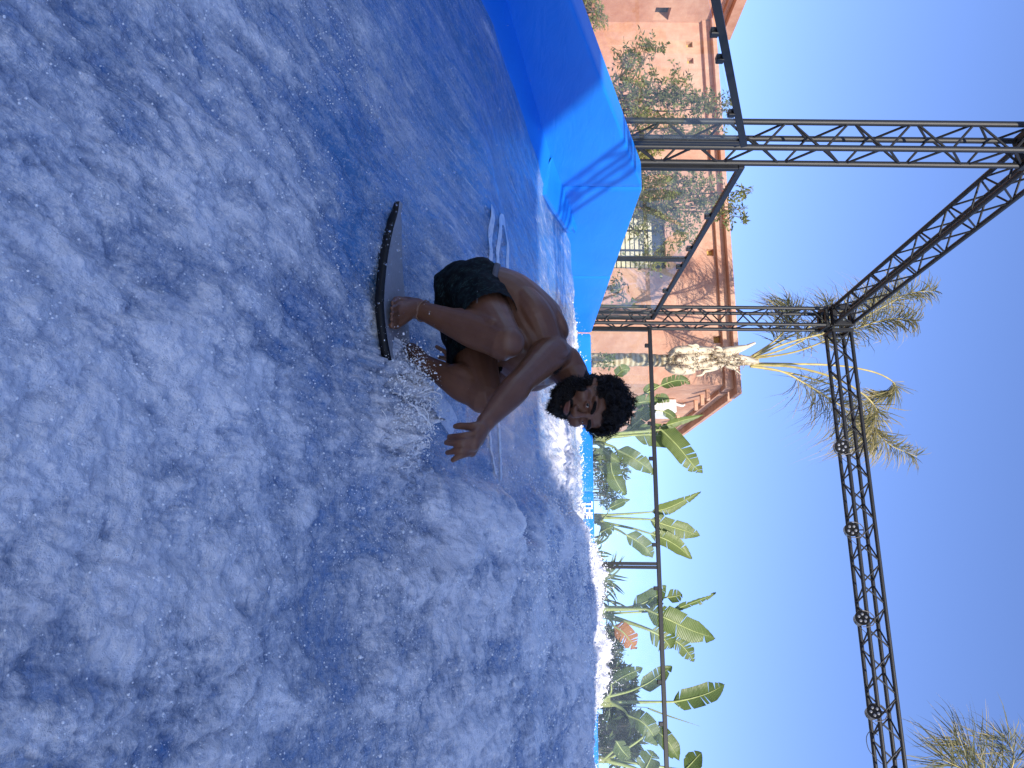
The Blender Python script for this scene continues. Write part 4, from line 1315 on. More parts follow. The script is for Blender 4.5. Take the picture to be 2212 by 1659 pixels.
# ================================================================== PLANTS
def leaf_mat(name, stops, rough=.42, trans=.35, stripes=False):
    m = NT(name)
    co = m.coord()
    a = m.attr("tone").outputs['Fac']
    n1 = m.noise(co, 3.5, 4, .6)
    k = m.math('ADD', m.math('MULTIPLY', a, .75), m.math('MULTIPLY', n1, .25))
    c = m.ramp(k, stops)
    if stripes:
        sv = m.attr("along").outputs['Fac']
        wv = m.math('SINE', m.math('MULTIPLY', sv, 260.0))
        c = m.mix(m.ramp(wv, [(.35, 0.0), (.9, .30)]), c, tuple(min(1, q * 1.9) for q in stops[-1][1]))
        m.bump(wv, .25, .006)
    m.set(Base_Color=c, Roughness=rough, Specular_IOR_Level=.4)
    tr = m.n("ShaderNodeBsdfTranslucent"); m.link(c, tr.inputs[0])
    mx = m.n("ShaderNodeMixShader", {0: trans}); m.link(m.b.outputs[0], mx.inputs[1]); m.link(tr.outputs[0], mx.inputs[2])
    m.link(mx.outputs[0], m.out.inputs[0])
    return m.m
MAT['banana'] = leaf_mat("banana_leaf", [(.15, (.050, .085, .022)), (.5, (.110, .160, .040)), (.85, (.200, .240, .070))], .36, .35, True)
MAT['dryleaf'] = leaf_mat("dry_red_leaf", [(.15, (.28, .07, .02)), (.5, (.42, .14, .04)), (.85, (.30, .22, .06))], .6, .3, True)
MAT['petiole'] = plain("petiole", (.23, .24, .075), .5, 0, .3, 12)
MAT['midrib'] = plain("midrib", (.30, .34, .11), .45, 0, .2, 12)
MAT['neem'] = leaf_mat("small_leaves", [(.1, (.030, .045, .018)), (.45, (.110, .130, .040)), (.8, (.260, .250, .065)), (1.0, (.36, .33, .12))], .45, .30)
MAT['shrub'] = leaf_mat("shrub_leaves", [(.1, (.035, .060, .016)), (.5, (.095, .135, .035)), (.9, (.19, .22, .06))], .4, .25)
MAT['blade'] = leaf_mat("blade_leaves", [(.1, (.030, .052, .016)), (.5, (.075, .110, .034)), (.9, (.15, .18, .06))], .38, .25)
MAT['bark'] = plain("bark", (.20, .15, .10), .9, 0, .3, 20, .4, 90)
MAT['palmgreen'] = leaf_mat("palm_leaflets", [(.1, (.045, .058, .022)), (.45, (.115, .115, .042)), (.75, (.36, .285, .11)), (1.0, (.50, .38, .22))], .5, .25)
MAT['rachis'] = plain("frond_stalk", (.42, .34, .12), .5, 0, .25, 8)
def mk_trunk():
    m = NT("palm_trunk")
    co = m.coord((1, 1, 1))
    w = m.n("ShaderNodeTexWave", {'Vector': co, 'Scale': 3.2, 'Distortion': 3.0, 'Detail': 3.0}, bands_direction='Z')
    n1 = m.noise(co, 11, 5, .65)
    c = m.ramp(m.math('ADD', m.math('MULTIPLY', w.outputs[1], .45), m.math('MULTIPLY', n1, .55)), [(.25, (.30, .225, .13)), (.5, (.47, .38, .235)), (.75, (.56, .48, .33))])
    m.set(Base_Color=c, Roughness=.85, Specular_IOR_Level=.2)
    m.bump(m.math('ADD', w.outputs[1], n1), .5, .03)
    return m.m
MAT['trunk'] = mk_trunk()
MAT['boot'] = plain("dead_sheath", (.62, .52, .37), .8, 0, .25, 7, .4, 60)
MAT['fibre'] = plain("dead_fibre", (.33, .25, .17), .9, 0, .4, 14)
def floats(me, **kw):
    for k, v in kw.items():
        me.attributes.new(k, 'FLOAT', 'POINT').data.foreach_set("value", np.asarray(v, np.float32))
RB = random.Random(11)
def banana_leaf(root, base_pt, pet_from, pts, w, mat='banana', face=None, cup=.35, tears=6, tone=.5, taper=.45):
    """blade along the midrib pts (world), half width w; petiole from pet_from"""
    p = spline(np.array(pts, float), 10) if len(pts) > 2 else np.array([pts[0] + (pts[1] - pts[0]) * k for k in np.linspace(0, 1, 24)])
    n = len(p)
    t = np.gradient(p, axis=0); t /= np.linalg.norm(t, axis=1)[:, None]
    f = unit(-p[n // 2]) if face is None else unit(face)
    V, Fc, al, tn = [], [], [], []
    cross = [0, .12, .4, .7, 1.0]
    arc = np.concatenate([[0], np.cumsum(np.linalg.norm(np.diff(p, axis=0), axis=1))]); k_ = arc / arc[-1]
    prof = np.clip(np.minimum(1, (k_ / .10) ** .6) * np.minimum(1, ((1 - k_) / taper).clip(0) ** .75 + .0), .02, 1)
    for sgn in (-1, 1):
        cuts = sorted(RB.randint(3, n - 4) for _ in range(tears))
        seg = 0
        b0 = len(V)
        start = 0
        segs = []
        for c in cuts + [n - 1]:
            if c - start >= 2: segs.append((start, c)); start = c
        if segs and segs[-1][1] != n - 1: segs[-1] = (segs[-1][0], n - 1)
        if not segs: segs = [(0, n - 1)]
        for (i0, i1) in segs:
            droop = RB.uniform(-.18, .28); shift = RB.uniform(0, .04); rr = RB.uniform(.85, 1.05)
            ids = {}
            for i in range(i0, i1 + 1):
                side = unit(np.cross(t[i], f)) * sgn
                nrm = unit(np.cross(side, t[i])) ; nrm = nrm if np.dot(nrm, f) > 0 else -nrm
                edge = (i - i0) / max(1, i1 - i0)
                gap = .06 * w if len(segs) > 1 else 0
                for j, c in enumerate(cross):
                    wd = w * prof[i] * c * rr
                    z = cup * w * c * c * prof[i] * .5 - droop * w * c * c
                    slant = t[i] * (c * w * .35)
                    shr = t[i] * ((.5 - edge) * 2 * gap * c)
                    ids[(i, j)] = len(V)
                    rip = .012 * math.sin(i * 2.1 + j) * c
                    V.append(p[i] + side * wd + nrm * (z + rip * w * 4) + slant * prof[i] + shr)
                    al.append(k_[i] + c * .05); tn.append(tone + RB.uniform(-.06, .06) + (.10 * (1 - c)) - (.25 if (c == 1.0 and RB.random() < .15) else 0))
            for i in range(i0, i1):
                for j in range(len(cross) - 1):
                    Fc.append((ids[(i, j)], ids[(i + 1, j)], ids[(i + 1, j + 1)], ids[(i, j + 1)]))
    me = MB().add(np.array(V), Fc).mesh("leaf", MAT[mat], True, False)
    floats(me, along=al, tone=np.clip(tn, 0, 1))
    o = put("leaf", me, root)
    q = spline(np.array([pet_from, pet_from * .45 + pts[0] * .55 + np.array([0, 0, .06]), pts[0]]), 6)
    L = np.concatenate([q[:-1], p[: int(n * .93)]])
    r = np.concatenate([np.linspace(w * .16 + .006, w * .085 + .003, len(q) - 1), np.linspace(w * .085 + .003, .002, int(n * .93))])
    MB().tube(L - f * 0 , r, 7).build("midrib", MAT['midrib'], o, True)
    return o
def D(x, y, d): return P(x, y, d)
def banana(label, foot_xy, d, leaves, stems=2, seed=0):
    RB.seed(seed)
    b = D(*foot_xy, d)
    root = thing("banana_plant", label, "plant", (b[0], b[1], GROUND), "broad leaved banana plants behind the back fence")
    for k in range(stems):
        dx = (k - (stems - 1) / 2) * .09
        MB().tube(spline([(b[0] + dx * 2, b[1], GROUND), (b[0] + dx, b[1], b[2] * .4 + GROUND * .6), b + np.array([dx * .6, 0, .05])], 6), np.linspace(.085, .05, 13), 10).build("stem", MAT['petiole'], root, True)
    for lf in leaves:
        pts = [D(x, y, d + dd) for (x, y, dd) in lf['p']]
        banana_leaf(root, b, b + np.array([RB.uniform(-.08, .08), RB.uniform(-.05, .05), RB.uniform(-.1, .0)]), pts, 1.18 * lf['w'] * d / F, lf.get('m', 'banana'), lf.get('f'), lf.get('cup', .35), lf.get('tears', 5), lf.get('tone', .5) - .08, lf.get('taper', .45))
cam_side = lambda a, b=0.0: -C_F + C_R * a + C_U * b
banana("banana plant left of centre with one long drooping leaf over the fence", (1300, 950), 10.9, [
    dict(p=[(1434, 920, 0), (1478, 907, .1), (1521, 896, .2)], w=11, f=cam_side(.2, .9), tone=.62, tears=1, taper=.9),
    dict(p=[(1428, 928, -.1), (1462, 962, -.2), (1496, 1003, -.2), (1517, 1023, -.1)], w=19, tears=6, tone=.70),
    dict(p=[(1368, 940, 0), (1405, 939, 0), (1450, 944, .1), (1481, 955, .2)], w=21, tears=3, tone=.66),
    dict(p=[(1333, 972, -.2), (1365, 988, -.3), (1395, 1008, -.3), (1412, 1026, -.3)], w=15, tears=3, tone=.55),
    dict(p=[(1318, 990, -.3), (1322, 1020, -.4), (1338, 1052, -.4), (1352, 1068, -.3)], w=16, tears=2, tone=.60),
    dict(p=[(1385, 905, .2), (1368, 925, .2), (1352, 940, .1)], w=10, tears=1, tone=.35),
    dict(p=[(1300, 968, -.3), (1318, 985, -.4), (1340, 1000, -.4)], w=10, tears=1, tone=.6)], 2, 1)
banana("banana plant behind the surfer's hair with browned leaf edges", (1300, 885), 11.6, [
    dict(p=[(1426, 833, .1), (1455, 823, .1), (1478, 822, .1), (1492, 830, .1)], w=11, tears=8, tone=.30),
    dict(p=[(1366, 872, -.1), (1390, 868, -.1), (1422, 866, 0)], w=13, tears=2, tone=.42),
    dict(p=[(1362, 920, -.2), (1380, 905, -.2), (1402, 890, -.2), (1417, 885, -.1)], w=13, tears=2, tone=.40, f=cam_side(-.5, .4)),
    dict(p=[(1432, 888, .2), (1448, 896, .2), (1462, 910, .2)], w=8, tears=1, tone=.35),
    dict(p=[(1392, 852, .1), (1404, 838, .1), (1425, 833, .1)], w=8, tears=1, tone=.5),
    dict(p=[(1330, 812, .1), (1345, 800, .0), (1362, 797, .0)], w=11, tears=1, tone=.62),
    dict(p=[(1412, 862, .2), (1432, 860, .2), (1447, 868, .2)], w=9, tears=2, tone=.55)], 1, 2)
banana("banana plant in the middle with four upright paddle leaves", (1296, 1120), 10.9, [
    dict(p=[(1408, 1106, 0), (1445, 1096, .1), (1485, 1077, .15), (1514, 1061, .2)], w=13, tears=3, tone=.68, f=cam_side(.3, .3), taper=.7),
    dict(p=[(1404, 1122, -.1), (1445, 1136, -.1), (1485, 1148, 0), (1513, 1158, 0)], w=16, tears=3, tone=.62, taper=.35),
    dict(p=[(1403, 1152, -.2), (1440, 1166, -.2), (1470, 1185, -.1), (1494, 1208, 0)], w=14, tears=2, tone=.78, f=cam_side(-.2, .5)),
    dict(p=[(1352, 1155, -.3), (1375, 1168, -.3), (1396, 1185, -.3), (1410, 1206, -.2)], w=15, tears=3, tone=.48),
    dict(p=[(1315, 1098, -.3), (1332, 1090, -.3), (1350, 1082, -.2), (1362, 1079, -.2)], w=7, tears=1, tone=.45),
    dict(p=[(1296, 1150, -.2), (1312, 1142, -.3), (1327, 1138, -.3)], w=13, tears=2, tone=.5)], 2, 3)
banana("banana plant with a dry red leaf hanging at its foot", (1299, 1322), 10.6, [
    dict(p=[(1396, 1316, -.1), (1440, 1336, -.2), (1495, 1362, -.1), (1546, 1379, 0)], w=22, tears=5, tone=.55, taper=.35),
    dict(p=[(1366, 1312, 0), (1395, 1300, 0), (1420, 1285, 0), (1440, 1266, .1)], w=17, tears=4, tone=.46),
    dict(p=[(1452, 1318, .2), (1485, 1306, .2), (1522, 1292, .2), (1547, 1280, .2)], w=10, tears=4, tone=.40, f=cam_side(.4, .6)),
    dict(p=[(1404, 1362, -.2), (1428, 1375, -.2), (1442, 1390, -.2), (1450, 1402, -.2)], w=22, tears=7, tone=.55),
    dict(p=[(1450, 1380, .1), (1470, 1392, .1), (1488, 1412, .1), (1500, 1430, .1)], w=15, tears=9, tone=.50),
    dict(p=[(1440, 1290, .2), (1458, 1288, .2), (1474, 1284, .2)], w=13, tears=2, tone=.6),
    dict(p=[(1325, 1352, -.3), (1345, 1365, -.35), (1362, 1385, -.35), (1373, 1402, -.3)], w=17, tears=7, tone=.5, m='dryleaf')], 2, 4)
banana("banana plant coloured dark as if shaded, with one tall upright leaf and a bare spike", (1310, 1515), 10.2, [  # low tones paint the shade into these leaves
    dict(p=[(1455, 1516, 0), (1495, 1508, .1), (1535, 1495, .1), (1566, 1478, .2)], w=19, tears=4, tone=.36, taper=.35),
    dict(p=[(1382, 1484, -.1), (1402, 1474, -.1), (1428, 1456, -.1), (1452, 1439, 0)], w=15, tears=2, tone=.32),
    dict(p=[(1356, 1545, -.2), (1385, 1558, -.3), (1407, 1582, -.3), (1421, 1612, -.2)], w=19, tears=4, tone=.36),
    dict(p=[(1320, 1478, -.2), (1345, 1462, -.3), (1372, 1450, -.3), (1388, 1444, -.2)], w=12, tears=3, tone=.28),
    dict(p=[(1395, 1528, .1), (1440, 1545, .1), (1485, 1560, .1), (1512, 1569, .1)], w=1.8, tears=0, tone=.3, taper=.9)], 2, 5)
banana("banana plant coloured dark as if shaded, cut by the right edge of the back fence", (1310, 1640), 10.0, [  # shade put into the leaf colour by darker tones here too
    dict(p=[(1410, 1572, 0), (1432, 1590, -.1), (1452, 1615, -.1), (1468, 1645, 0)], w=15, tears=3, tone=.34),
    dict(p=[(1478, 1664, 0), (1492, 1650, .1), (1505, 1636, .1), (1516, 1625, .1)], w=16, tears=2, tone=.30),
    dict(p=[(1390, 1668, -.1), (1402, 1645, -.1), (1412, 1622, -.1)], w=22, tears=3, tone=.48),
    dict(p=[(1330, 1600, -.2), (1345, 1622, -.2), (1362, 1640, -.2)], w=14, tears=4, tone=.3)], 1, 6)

# ------------------------------------------------------------------ small leaved trees
def leaflets(mb, tones, path, n, ln, wd, tone, rs):
    """pinnate sprig: leaflets in pairs along path"""
    m_ = len(path)
    for k in range(n):
        u = .12 + .88 * k / max(1, n - 1)
        i = min(m_ - 2, int(u * (m_ - 1))); p = path[i] + (path[i + 1] - path[i]) * (u * (m_ - 1) - i)
        t = unit(path[i + 1] - path[i])
        sd = unit(np.cross(t, unit(np.array([rs.gauss(0, .5), rs.gauss(-.6, .5), rs.gauss(.6, .6)]))))
        if k % 2: sd = -sd
        d = unit(sd * .9 + t * .55 + np.array([rs.gauss(0, .2), rs.gauss(0, .2), rs.gauss(-.25, .2)]))
        nn = unit(np.cross(d, t) + np.array([rs.gauss(0, .4), rs.gauss(0, .4), rs.gauss(0, .4)]))
        w_ = unit(np.cross(nn, d))
        L = ln * rs.uniform(.7, 1.15) * (1 - .35 * max(0, u - .6)); W_ = wd * rs.uniform(.8, 1.1)
        b = p + d * .006
        mb.add([b, b + d * L * .4 + w_ * W_ - nn * W_ * .25, b + d * L - nn * L * .12, b + d * L * .4 - w_ * W_ - nn * W_ * .25, b + d * L * .45], [(0, 1, 4), (1, 2, 4), (2, 3, 4), (3, 0, 4)])
        tv = min(1, max(0, tone + rs.gauss(0, .14)))
        tones += [tv] * 5
def small_tree(label, foot, zones, seed, ln=.092, wd=.019, nleaf=14, slen=.40, group="small leaved trees behind the side fence"):
    """zones: (x, y, rx, ry, d, sprigs, tone)"""
    rs = random.Random(seed)
    f = np.array(foot, float)
    root = thing("small_tree", label, "tree", (f[0], f[1], GROUND), group)
    lv, tw, tones = MB(), MB(), []
    zones = [(*z[:6], min(1, z[6] + .10)) for z in zones]
    limbs = []
    for (x, y, rx, ry, d, ns, tone) in zones:
        c = D(x, y, d)
        q = spline([f, f * .5 + c * .5 + np.array([rs.uniform(-.2, .2), rs.uniform(-.2, .2), .15]), D(x + rx * .55, y + rs.uniform(-.3, .3) * ry, d + rs.uniform(-.2, .2))], 8)
        limbs.append(q)
        for _ in range(int(ns * .72)):
            # start on the limb, end inside the zone
            a, r_ = rs.uniform(0, 6.283), rs.random() ** .6
            e = D(x + rx * r_ * math.cos(a), y + ry * r_ * math.sin(a), d + rs.gauss(0, .35))
            L = slen * rs.uniform(.6, 1.25)
            outw = unit((e - c) / (np.linalg.norm(e - c) + 1e-6) * .8 + np.array([rs.gauss(0, .5), rs.gauss(0, .5), rs.gauss(.35, .5)]))
            s0 = e - outw * L * .5
            path = spline([s0, e + np.array([0, 0, .03]), e + outw * L * .5 - np.array([0, 0, L * .22])], 5)
            tw.tube(path, np.linspace(.004, .0015, len(path)), 4, False)
            j = q[rs.randint(len(q) // 2, len(q) - 1)]
            if rs.random() < .35: tw.tube([j, (j + s0) / 2 + np.array([0, 0, .03]), s0], [.007, .005, .004], 4, False)
            leaflets(lv, tones, path, nleaf, ln, wd, tone, rs)
    me = lv.mesh("foliage", MAT['neem'], False, False); floats(me, tone=tones)
    o = put("foliage", me, root); o['kind'] = 'stuff'
    for q in limbs: MB().tube(q, np.linspace(.022, .005, len(q)), 7).build("limb", MAT['bark'], root, True)
    tw.build("twigs", MAT['bark'], root, False, False)
    MB().tube([(f[0], f[1], GROUND), f + np.array([.03, 0, -.2]), f + np.array([0, 0, .25])], [.07, .055, .03], 9).build("trunk", MAT['bark'], root, True)
small_tree("loose small leaved tree to the left of the near truss column", on_plane(1290, 215, 1, 11.4), [
    (1345, 140, 40, 42, 11.9, 44, 0.43), (1370, 205, 75, 34, 12.2, 81, 0.56), (1440, 190, 60, 45, 12.2, 57, 0.48), (1500, 215, 55, 32, 12.1, 51, 0.43), (1395, 100, 32, 22, 11.9, 17, 0.38), (1555, 225, 35, 26, 12.0, 15, 0.48)], 21)
small_tree("leafy small tree seen through the near truss column", on_plane(1310, 300, 1, 11.6), [
    (1360, 262, 55, 36, 12.4, 74, 0.60), (1370, 328, 50, 22, 12.3, 68, 0.80), (1450, 282, 70, 32, 12.3, 61, 0.46), (1530, 275, 40, 26, 12.3, 20, 0.43)], 22)
small_tree("bushy yellow green tree in front of the shuttered window", on_plane(1330, 440, 1, 12.0), [
    (1395, 445, 48, 45, 12.6, 105, 0.88), (1420, 395, 70, 42, 12.6, 98, 0.53), (1495, 415, 62, 52, 12.5, 98, 0.50), (1440, 500, 62, 42, 12.5, 74, 0.58), (1560, 440, 50, 52, 12.4, 44, 0.44), (1615, 410, 20, 14, 12.2, 6, 0.48), (1600, 462, 18, 15, 12.2, 8, 0.48), (1400, 555, 42, 32, 12.4, 23, 0.58)], 23)
small_tree("thin young sprigs beside the window behind the side fence", on_plane(1310, 620, 1, 12.0), [(1335, 622, 24, 26, 12.4, 17, 0.46), (1345, 655, 22, 16, 12.4, 6, 0.43)], 24, nleaf=9)
small_tree("small leaved tree at the upper left corner by the projecting wing", on_plane(1225, 20, 1, 10.6), [(1262, 18, 34, 36, 11.2, 57, 0.70), (1290, 40, 22, 18, 11.2, 20, 0.58)], 25, ln=.06, wd=.016)

# ------------------------------------------------------------------ shrubs and blade plants along the back fence
def shrub(label, cx, cy, rx, ry, d, n, ln, wd, mat, tone, seed, name="shrub", group="low plants along the foot of the back fence", up=.4):
    rs = random.Random(seed)
    c = D(cx, cy, d)
    root = thing(name, label, "shrub", (c[0], c[1], GROUND), group)
    lv, st_, tones = MB(), MB(), []
    f = np.array([c[0], c[1], GROUND])
    for _ in range(n):
        a, r_ = rs.uniform(0, 6.283), rs.random() ** .5
        e = D(cx + rx * r_ * math.cos(a), cy + ry * r_ * math.sin(a), d + rs.gauss(0, .22))
        o = unit((e - c) + 1e-6)
        k = rs.random()
        if k < .25: st_.tube([f + (e - f) * .3, f + (e - f) * .75 + np.array([0, 0, .05]), e], [.010, .006, .003], 4, False)
        for q in range(7):
            dv = unit(o * .5 + np.array([rs.gauss(0, .6), rs.gauss(0, .6), rs.gauss(up, .55)]))
            nn = unit(np.array([rs.gauss(0, .7), rs.gauss(-.6, .6), rs.gauss(.6, .6)])); w_ = unit(np.cross(nn, dv)); nn = np.cross(dv, w_)
            L = ln * rs.uniform(.6, 1.2)
            b = e + np.array([rs.gauss(0, .03), rs.gauss(0, .03), rs.gauss(0, .03)])
            lv.add([b, b + dv * L * .45 + w_ * wd, b + dv * L - nn * L * .15, b + dv * L * .45 - w_ * wd, b + dv * L * .5 - nn * wd * .5], [(0, 1, 4), (1, 2, 4), (2, 3, 4), (3, 0, 4)])
            tones += [min(1, max(0, tone + rs.gauss(0, .18)))] * 5
    me = lv.mesh("foliage", MAT[mat], False, False); floats(me, tone=tones)
    o = put("foliage", me, root); o['kind'] = 'stuff'
    st_.tube([f, c], [.03, .012], 6); st_.build("stems", MAT['bark'], root, False, False)
shrub("bushy shrub with narrow leaves between two banana plants", 1318, 1015, 34, 42, 11.8, 150, .085, .013, 'shrub', .55, 31)
shrub("grey green narrow leaved shrub left of the middle banana plant", 1312, 1065, 20, 30, 11.6, 80, .10, .010, 'shrub', .30, 32)
shrub("dense dark shrub behind the highest foam at the right", 1330, 1490, 40, 50, 10.8, 260, .13, .018, 'blade', .22, 33)
shrub("dark leafy shrub at the right end of the back fence", 1335, 1590, 42, 55, 10.7, 230, .16, .022, 'blade', .20, 34)
shrub("low dark shrub under the dry red banana leaf", 1315, 1400, 22, 40, 11.0, 110, .13, .016, 'blade', .25, 35)
shrub("little sprigs of green at the foot of the palm trunk", 1308, 782, 20, 14, 11.2, 26, .06, .012, 'shrub', .5, 36)
def blades(label, cx, cy, d, n, ln, tone, seed, spread=.9):
    rs = random.Random(seed)
    c = D(cx, cy, d)
    root = thing("blade_plant", label, "plant", (c[0], c[1], GROUND), "low plants along the foot of the back fence")
    for k in range(n):
        a = rs.uniform(-1, 1) * spread; L = ln * rs.uniform(.55, 1.1); yy = rs.gauss(0, .3)
        dirn = unit(UR * math.sin(a) + C_U * math.cos(a) * .9 + C_F * yy)
        b = c + UR * rs.gauss(0, .12) + C_F * rs.gauss(0, .12) + C_U * -.25
        p = spline([b, b + dirn * L * .55 + C_U * .05, b + dirn * L + UR * math.sin(a) * L * .2 - C_U * L * .22 * abs(a)], 5)
        t = np.gradient(p, axis=0); V, Fc = [], []
        for i in range(len(p)):
            s_ = unit(np.cross(unit(t[i]), -C_F + C_R * rs.uniform(-.1, .1) + C_U * .3)); w_ = .017 * math.sin(math.pi * min(1, .12 + .88 * i / (len(p) - 1))) + .001
            V += [p[i] - s_ * w_, p[i] - np.cross(s_, unit(t[i])) * w_ * .4, p[i] + s_ * w_]
        for i in range(len(p) - 1):
            for j in (0, 1): Fc.append((i * 3 + j, i * 3 + j + 1, i * 3 + j + 4, i * 3 + j + 3))
        me = MB().add(V, Fc).mesh("leaf", MAT['blade'], True, False); floats(me, tone=[min(1, max(0, tone + rs.gauss(0, .15)))] * len(V))
        put("leaf", me, root)
blades("clump of long strap leaves right of the middle fence post", 1300, 1262, 11.0, 46, .72, .52, 41)
blades("thin strap leaves left of the middle fence post", 1298, 1190, 11.0, 16, .52, .40, 42)
blades("strap leaves growing under the drooping banana leaf", 1300, 985, 11.2, 16, .50, .62, 43)
blades("dark strap leaves beside the dense shrub at the right", 1303, 1435, 10.8, 20, .62, .25, 44)

# ------------------------------------------------------------------ palms
def frond(root, pts, ln, n, seed, droop=.5, tone=.45, start=.30, r0=.022, both=True, hang=None, curl=.25):
    rs = random.Random(seed)
    p = spline(np.array(pts), 10); m_ = len(p)
    t = np.gradient(p, axis=0); t /= np.linalg.norm(t, axis=1)[:, None]
    lv, tones = MB(), []
    n = int(n * 1.55)
    for k in range(n):
        u = start + (1 - start) * (k + rs.random()) / n
        i = min(m_ - 2, int(u * (m_ - 1))); b = p[i] + (p[i + 1] - p[i]) * (u * (m_ - 1) - i)
        sd = unit(np.cross(t[i], unit(np.array([rs.gauss(0, .6), rs.gauss(-1, .6), rs.gauss(0, .6)]))))
        if rs.random() < .5: sd = -sd
        dv = unit(sd * .75 + t[i] * .75 + np.array([rs.gauss(0, .22), rs.gauss(0, .22), rs.gauss(-.15, .2)]))
        L = 1.25 * ln * rs.uniform(.4, 1.1) * (1 - .5 * max(0, u - .7) / .3)
        dr = droop * rs.uniform(.5, 1.5)
        q = [b, b + dv * L * .4 - C_U * L * .05 * dr, b + dv * L * .75 - C_U * L * .22 * dr, b + dv * L * .98 - C_U * L * .50 * dr + UR * rs.gauss(0, curl * .25) * L]
        w_ = unit(np.cross(dv, -C_F + np.array([rs.gauss(0, .5), 0, rs.gauss(0, .5)]))) * rs.uniform(.0045, .0085)
        V = []
        for j, (pp, s_) in enumerate(zip(q, (.6, 1, .75, .12))): V += [pp - w_ * s_, pp + w_ * s_]
        lv.add(V, [(0, 1, 3, 2), (2, 3, 5, 4), (4, 5, 7, 6)])
        tv = tone + rs.gauss(0, .13); dead = rs.random() < .42
        tones += [tv, tv, tv, tv, min(1, tv + (.35 if dead else .1)), min(1, tv + (.35 if dead else .1)), (1 if dead else tv), (1 if dead else tv)]
    me = lv.mesh("frond", MAT['palmgreen'], False, False); floats(me, tone=np.clip(tones, 0, 1))
    o = put("frond", me, root)
    MB().tube(p, np.linspace(r0, .004, m_), 7).build("stalk", MAT['rachis'], o, True)
PD = 13.2
def Q7(zx, zy, dd=0): return D(1591 + .3307 * zx, 493.8 + .3307 * zy, PD + dd)
def QT(zx, zy, dd=0): return D(1399 + .1323 * zx, 713 + .1323 * zy, PD + dd)
b = D(1290, 778, PD)
pt = thing("palm_tree", "palm tree with pale ringed trunk and ragged dead sheaths before the terracotta wall", "tree", (b[0], b[1], GROUND), "palm trees behind the fences")
tr = spline([(b[0] + .01, b[1], GROUND), D(1290, 778, PD), D(1380, 777, PD), QT(290, 500), QT(900, 470), QT(1500, 490), QT(1800, 520)], 8)
rr_ = np.interp(np.linspace(0, 1, len(tr)), [0, .4, .6, .75, .9, 1], [.14, .118, .108, .12, .09, .06])
rr_ = rr_ * (1 + .04 * np.sin(np.arange(len(tr)) * 1.9))
MB().tube(tr, rr_, 16).build("trunk", MAT['trunk'], pt, True)
# dead sheaths wrapped round the upper trunk
def boot(pts, w, depth=.05, seed=0):
    p = spline(np.array(pts), 7); n = len(p); t = np.gradient(p, axis=0)
    V, Fc = [], []
    for i in range(n):
        k = i / (n - 1); f = unit(-p[i]); s_ = unit(np.cross(unit(t[i]), f)); ww = 1.35 * w * (math.sin(math.pi * (.12 + .80 * k)) ** .7)
        for a in (-1, -.5, 0, .5, 1): V.append(p[i] + s_ * ww * a + f * depth * (1 - a * a))
        for a in (.9, 0, -.9): V.append(p[i] + s_ * ww * a + f * (depth * (1 - a * a) - .02))
    for i in range(n - 1):
        for j in range(8): l = (j + 1) % 8; Fc.append((i * 8 + j, i * 8 + l, (i + 1) * 8 + l, (i + 1) * 8 + j))
    Fc.append(tuple(range(8))); Fc.append(tuple(range((n - 1) * 8, n * 8)))
    MB().add(V, Fc).build("dead_sheath", MAT['boot'], pt, True)
boot([QT(340, 410, -.1), QT(480, 330, -.16), QT(760, 325, -.17), QT(1000, 335, -.14), QT(1180, 345, -.1)], .060)
boot([QT(290, 590, -.1), QT(420, 640, -.16), QT(600, 665, -.18), QT(780, 675, -.16)], .065)
boot([QT(470, 500, -.12), QT(700, 470, -.15), QT(1000, 440, -.14)], .085)
boot([QT(620, 600, -.13), QT(860, 580, -.15), QT(1130, 500, -.13)], .060)
boot([QT(900, 640, -.12), QT(1050, 610, -.15), QT(1250, 560, -.12)], .055)
boot([QT(1050, 400, -.12), QT(1250, 400, -.15), QT(1480, 330, -.12), QT(1760, 205, -.05)], .040)
boot([QT(1150, 480, -.12), QT(1330, 480, -.15), QT(1560, 470, -.12), QT(1800, 520, -.08)], .055)
boot([QT(1270, 590, -.12), QT(1400, 610, -.15), QT(1480, 615, -.12)], .034)
boot([QT(1290, 540, -.14), QT(1420, 640, -.16), QT(1530, 735, -.12)], .014)
boot([QT(1100, 330, -.14), QT(1350, 320, -.16), QT(1620, 260, -.12)], .045)
rs = random.Random(5)
fb_ = MB()
for k in range(150):
    zx = rs.uniform(330, 1650); zy = rs.gauss(490, 95 if zx < 1250 else 50)
    a = rs.uniform(0, 6.28); L = rs.uniform(30, 150)
    e = (zx + L * .7 * math.cos(a), zy + L * math.sin(a))
    fb_.tube(spline([QT(zx, zy, -.15), QT((zx + e[0]) / 2 + rs.gauss(0, 25), (zy + e[1]) / 2 + rs.gauss(0, 25), -.24), QT(*e, -.20)], 4), np.linspace(.008, .002, 9), 4, False)
fb_.build("dead_fibre", MAT['fibre'], pt, False, False)
for k in range(9):     # ragged hanging remnants
    zx, zy = rs.uniform(650, 1150), rs.choice([rs.uniform(220, 320), rs.uniform(640, 730)])
    boot([QT(zx + 120, 480 + (zy - 480) * .6, -.12), QT(zx + 40, zy, -.2), QT(zx - 60, zy + rs.uniform(-30, 30), -.2)], .018, .02)
frond(pt, [Q7(100, 840), Q7(350, 742, .2), Q7(680, 650, .4), Q7(980, 500, .5), Q7(1120, 425, .5), Q7(1300, 405, .5)], .62, 210, 51, 1.0, .48, .30)
frond(pt, [Q7(110, 830), Q7(360, 700, .5), Q7(640, 560, .8), Q7(860, 470, 1.0), Q7(1010, 440, 1.1)], .55, 150, 52, 1.1, .40, .42)
frond(pt, [Q7(100, 850), Q7(400, 800, -.3), Q7(760, 660, -.6), Q7(1000, 590, -.8), Q7(1180, 600, -.9)], .60, 190, 53, 1.2, .50, .35)
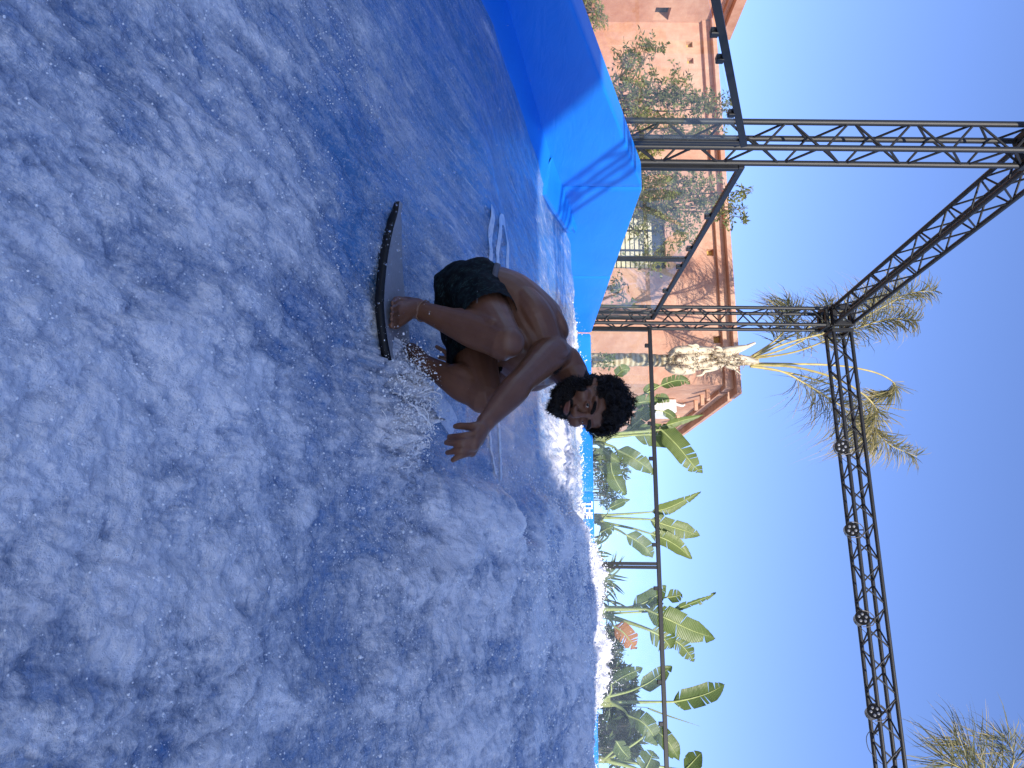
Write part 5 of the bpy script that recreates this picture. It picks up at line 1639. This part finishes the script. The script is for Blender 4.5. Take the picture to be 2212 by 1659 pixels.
frond(pt, [Q7(90, 880), Q7(600, 890, .1), Q7(850, 925, .1), Q7(985, 975, .1), Q7(1035, 1030, .1), Q7(990, 1090, .1), Q7(870, 1108, .1)], .40, 120, 54, .4, .50, .58, .024)
frond(pt, [Q7(90, 890), Q7(380, 905, -.2), Q7(650, 980, -.4), Q7(830, 1085, -.5), Q7(915, 1190, -.5), Q7(890, 1290, -.5), Q7(1000, 1410, -.5), Q7(1180, 1490, -.4)], .55, 190, 55, .5, .52, .50, .026)
frond(pt, [Q7(90, 900), Q7(300, 935, .2), Q7(500, 1045, .4), Q7(680, 1160, .5), Q7(790, 1280, .6), Q7(850, 1390, .6)], .80, 230, 56, 1.3, .48, .28, .024)
frond(pt, [Q7(90, 840), Q7(240, 740, .3), Q7(335, 640, .5), Q7(365, 560, .6), Q7(330, 470, .7)], .55, 170, 57, .9, .34, .25)
frond(pt, [Q7(90, 850), Q7(300, 790, .6), Q7(480, 700, .9), Q7(560, 600, 1.1), Q7(600, 470, 1.2)], .55, 130, 58, .9, .42, .35)
frond(pt, [Q7(100, 900), Q7(420, 960, .8), Q7(720, 1060, 1.2), Q7(860, 1180, 1.3), Q7(900, 1330, 1.4), Q7(880, 1440, 1.4)], .62, 150, 59, 1.0, .60, .45)
e0 = D(2105, 1760, 11.5)
p2 = thing("palm_tree", "palm whose green frond tips reach in at the upper right edge", "tree", (e0[0], e0[1], GROUND), "palm trees behind the fences")
MB().tube([(e0[0], e0[1], GROUND), (e0[0] + .03, e0[1], 1.5), e0 - C_U * .5], [.16, .13, .12], 14).build("trunk", MAT['trunk'], p2, True)
for k, (pts, s_) in enumerate((([(2090, 1755, 0), (2160, 1700, -.2), (2190, 1640, -.3), (2170, 1590, -.3)], 61), ([(2090, 1755, 0), (2130, 1690, .2), (2110, 1630, .3), (2060, 1590, .3)], 62),
                            ([(2090, 1755, 0), (2120, 1720, -.5), (2090, 1670, -.7), (2035, 1640, -.8)], 63), ([(2090, 1755, 0), (2200, 1740, .2), (2260, 1690, .3), (2270, 1630, .3)], 64))):
    frond(p2, [D(x, y, 11.5 + dd) for x, y, dd in pts], .80, 90, s_, .30, .40, .2, .02)
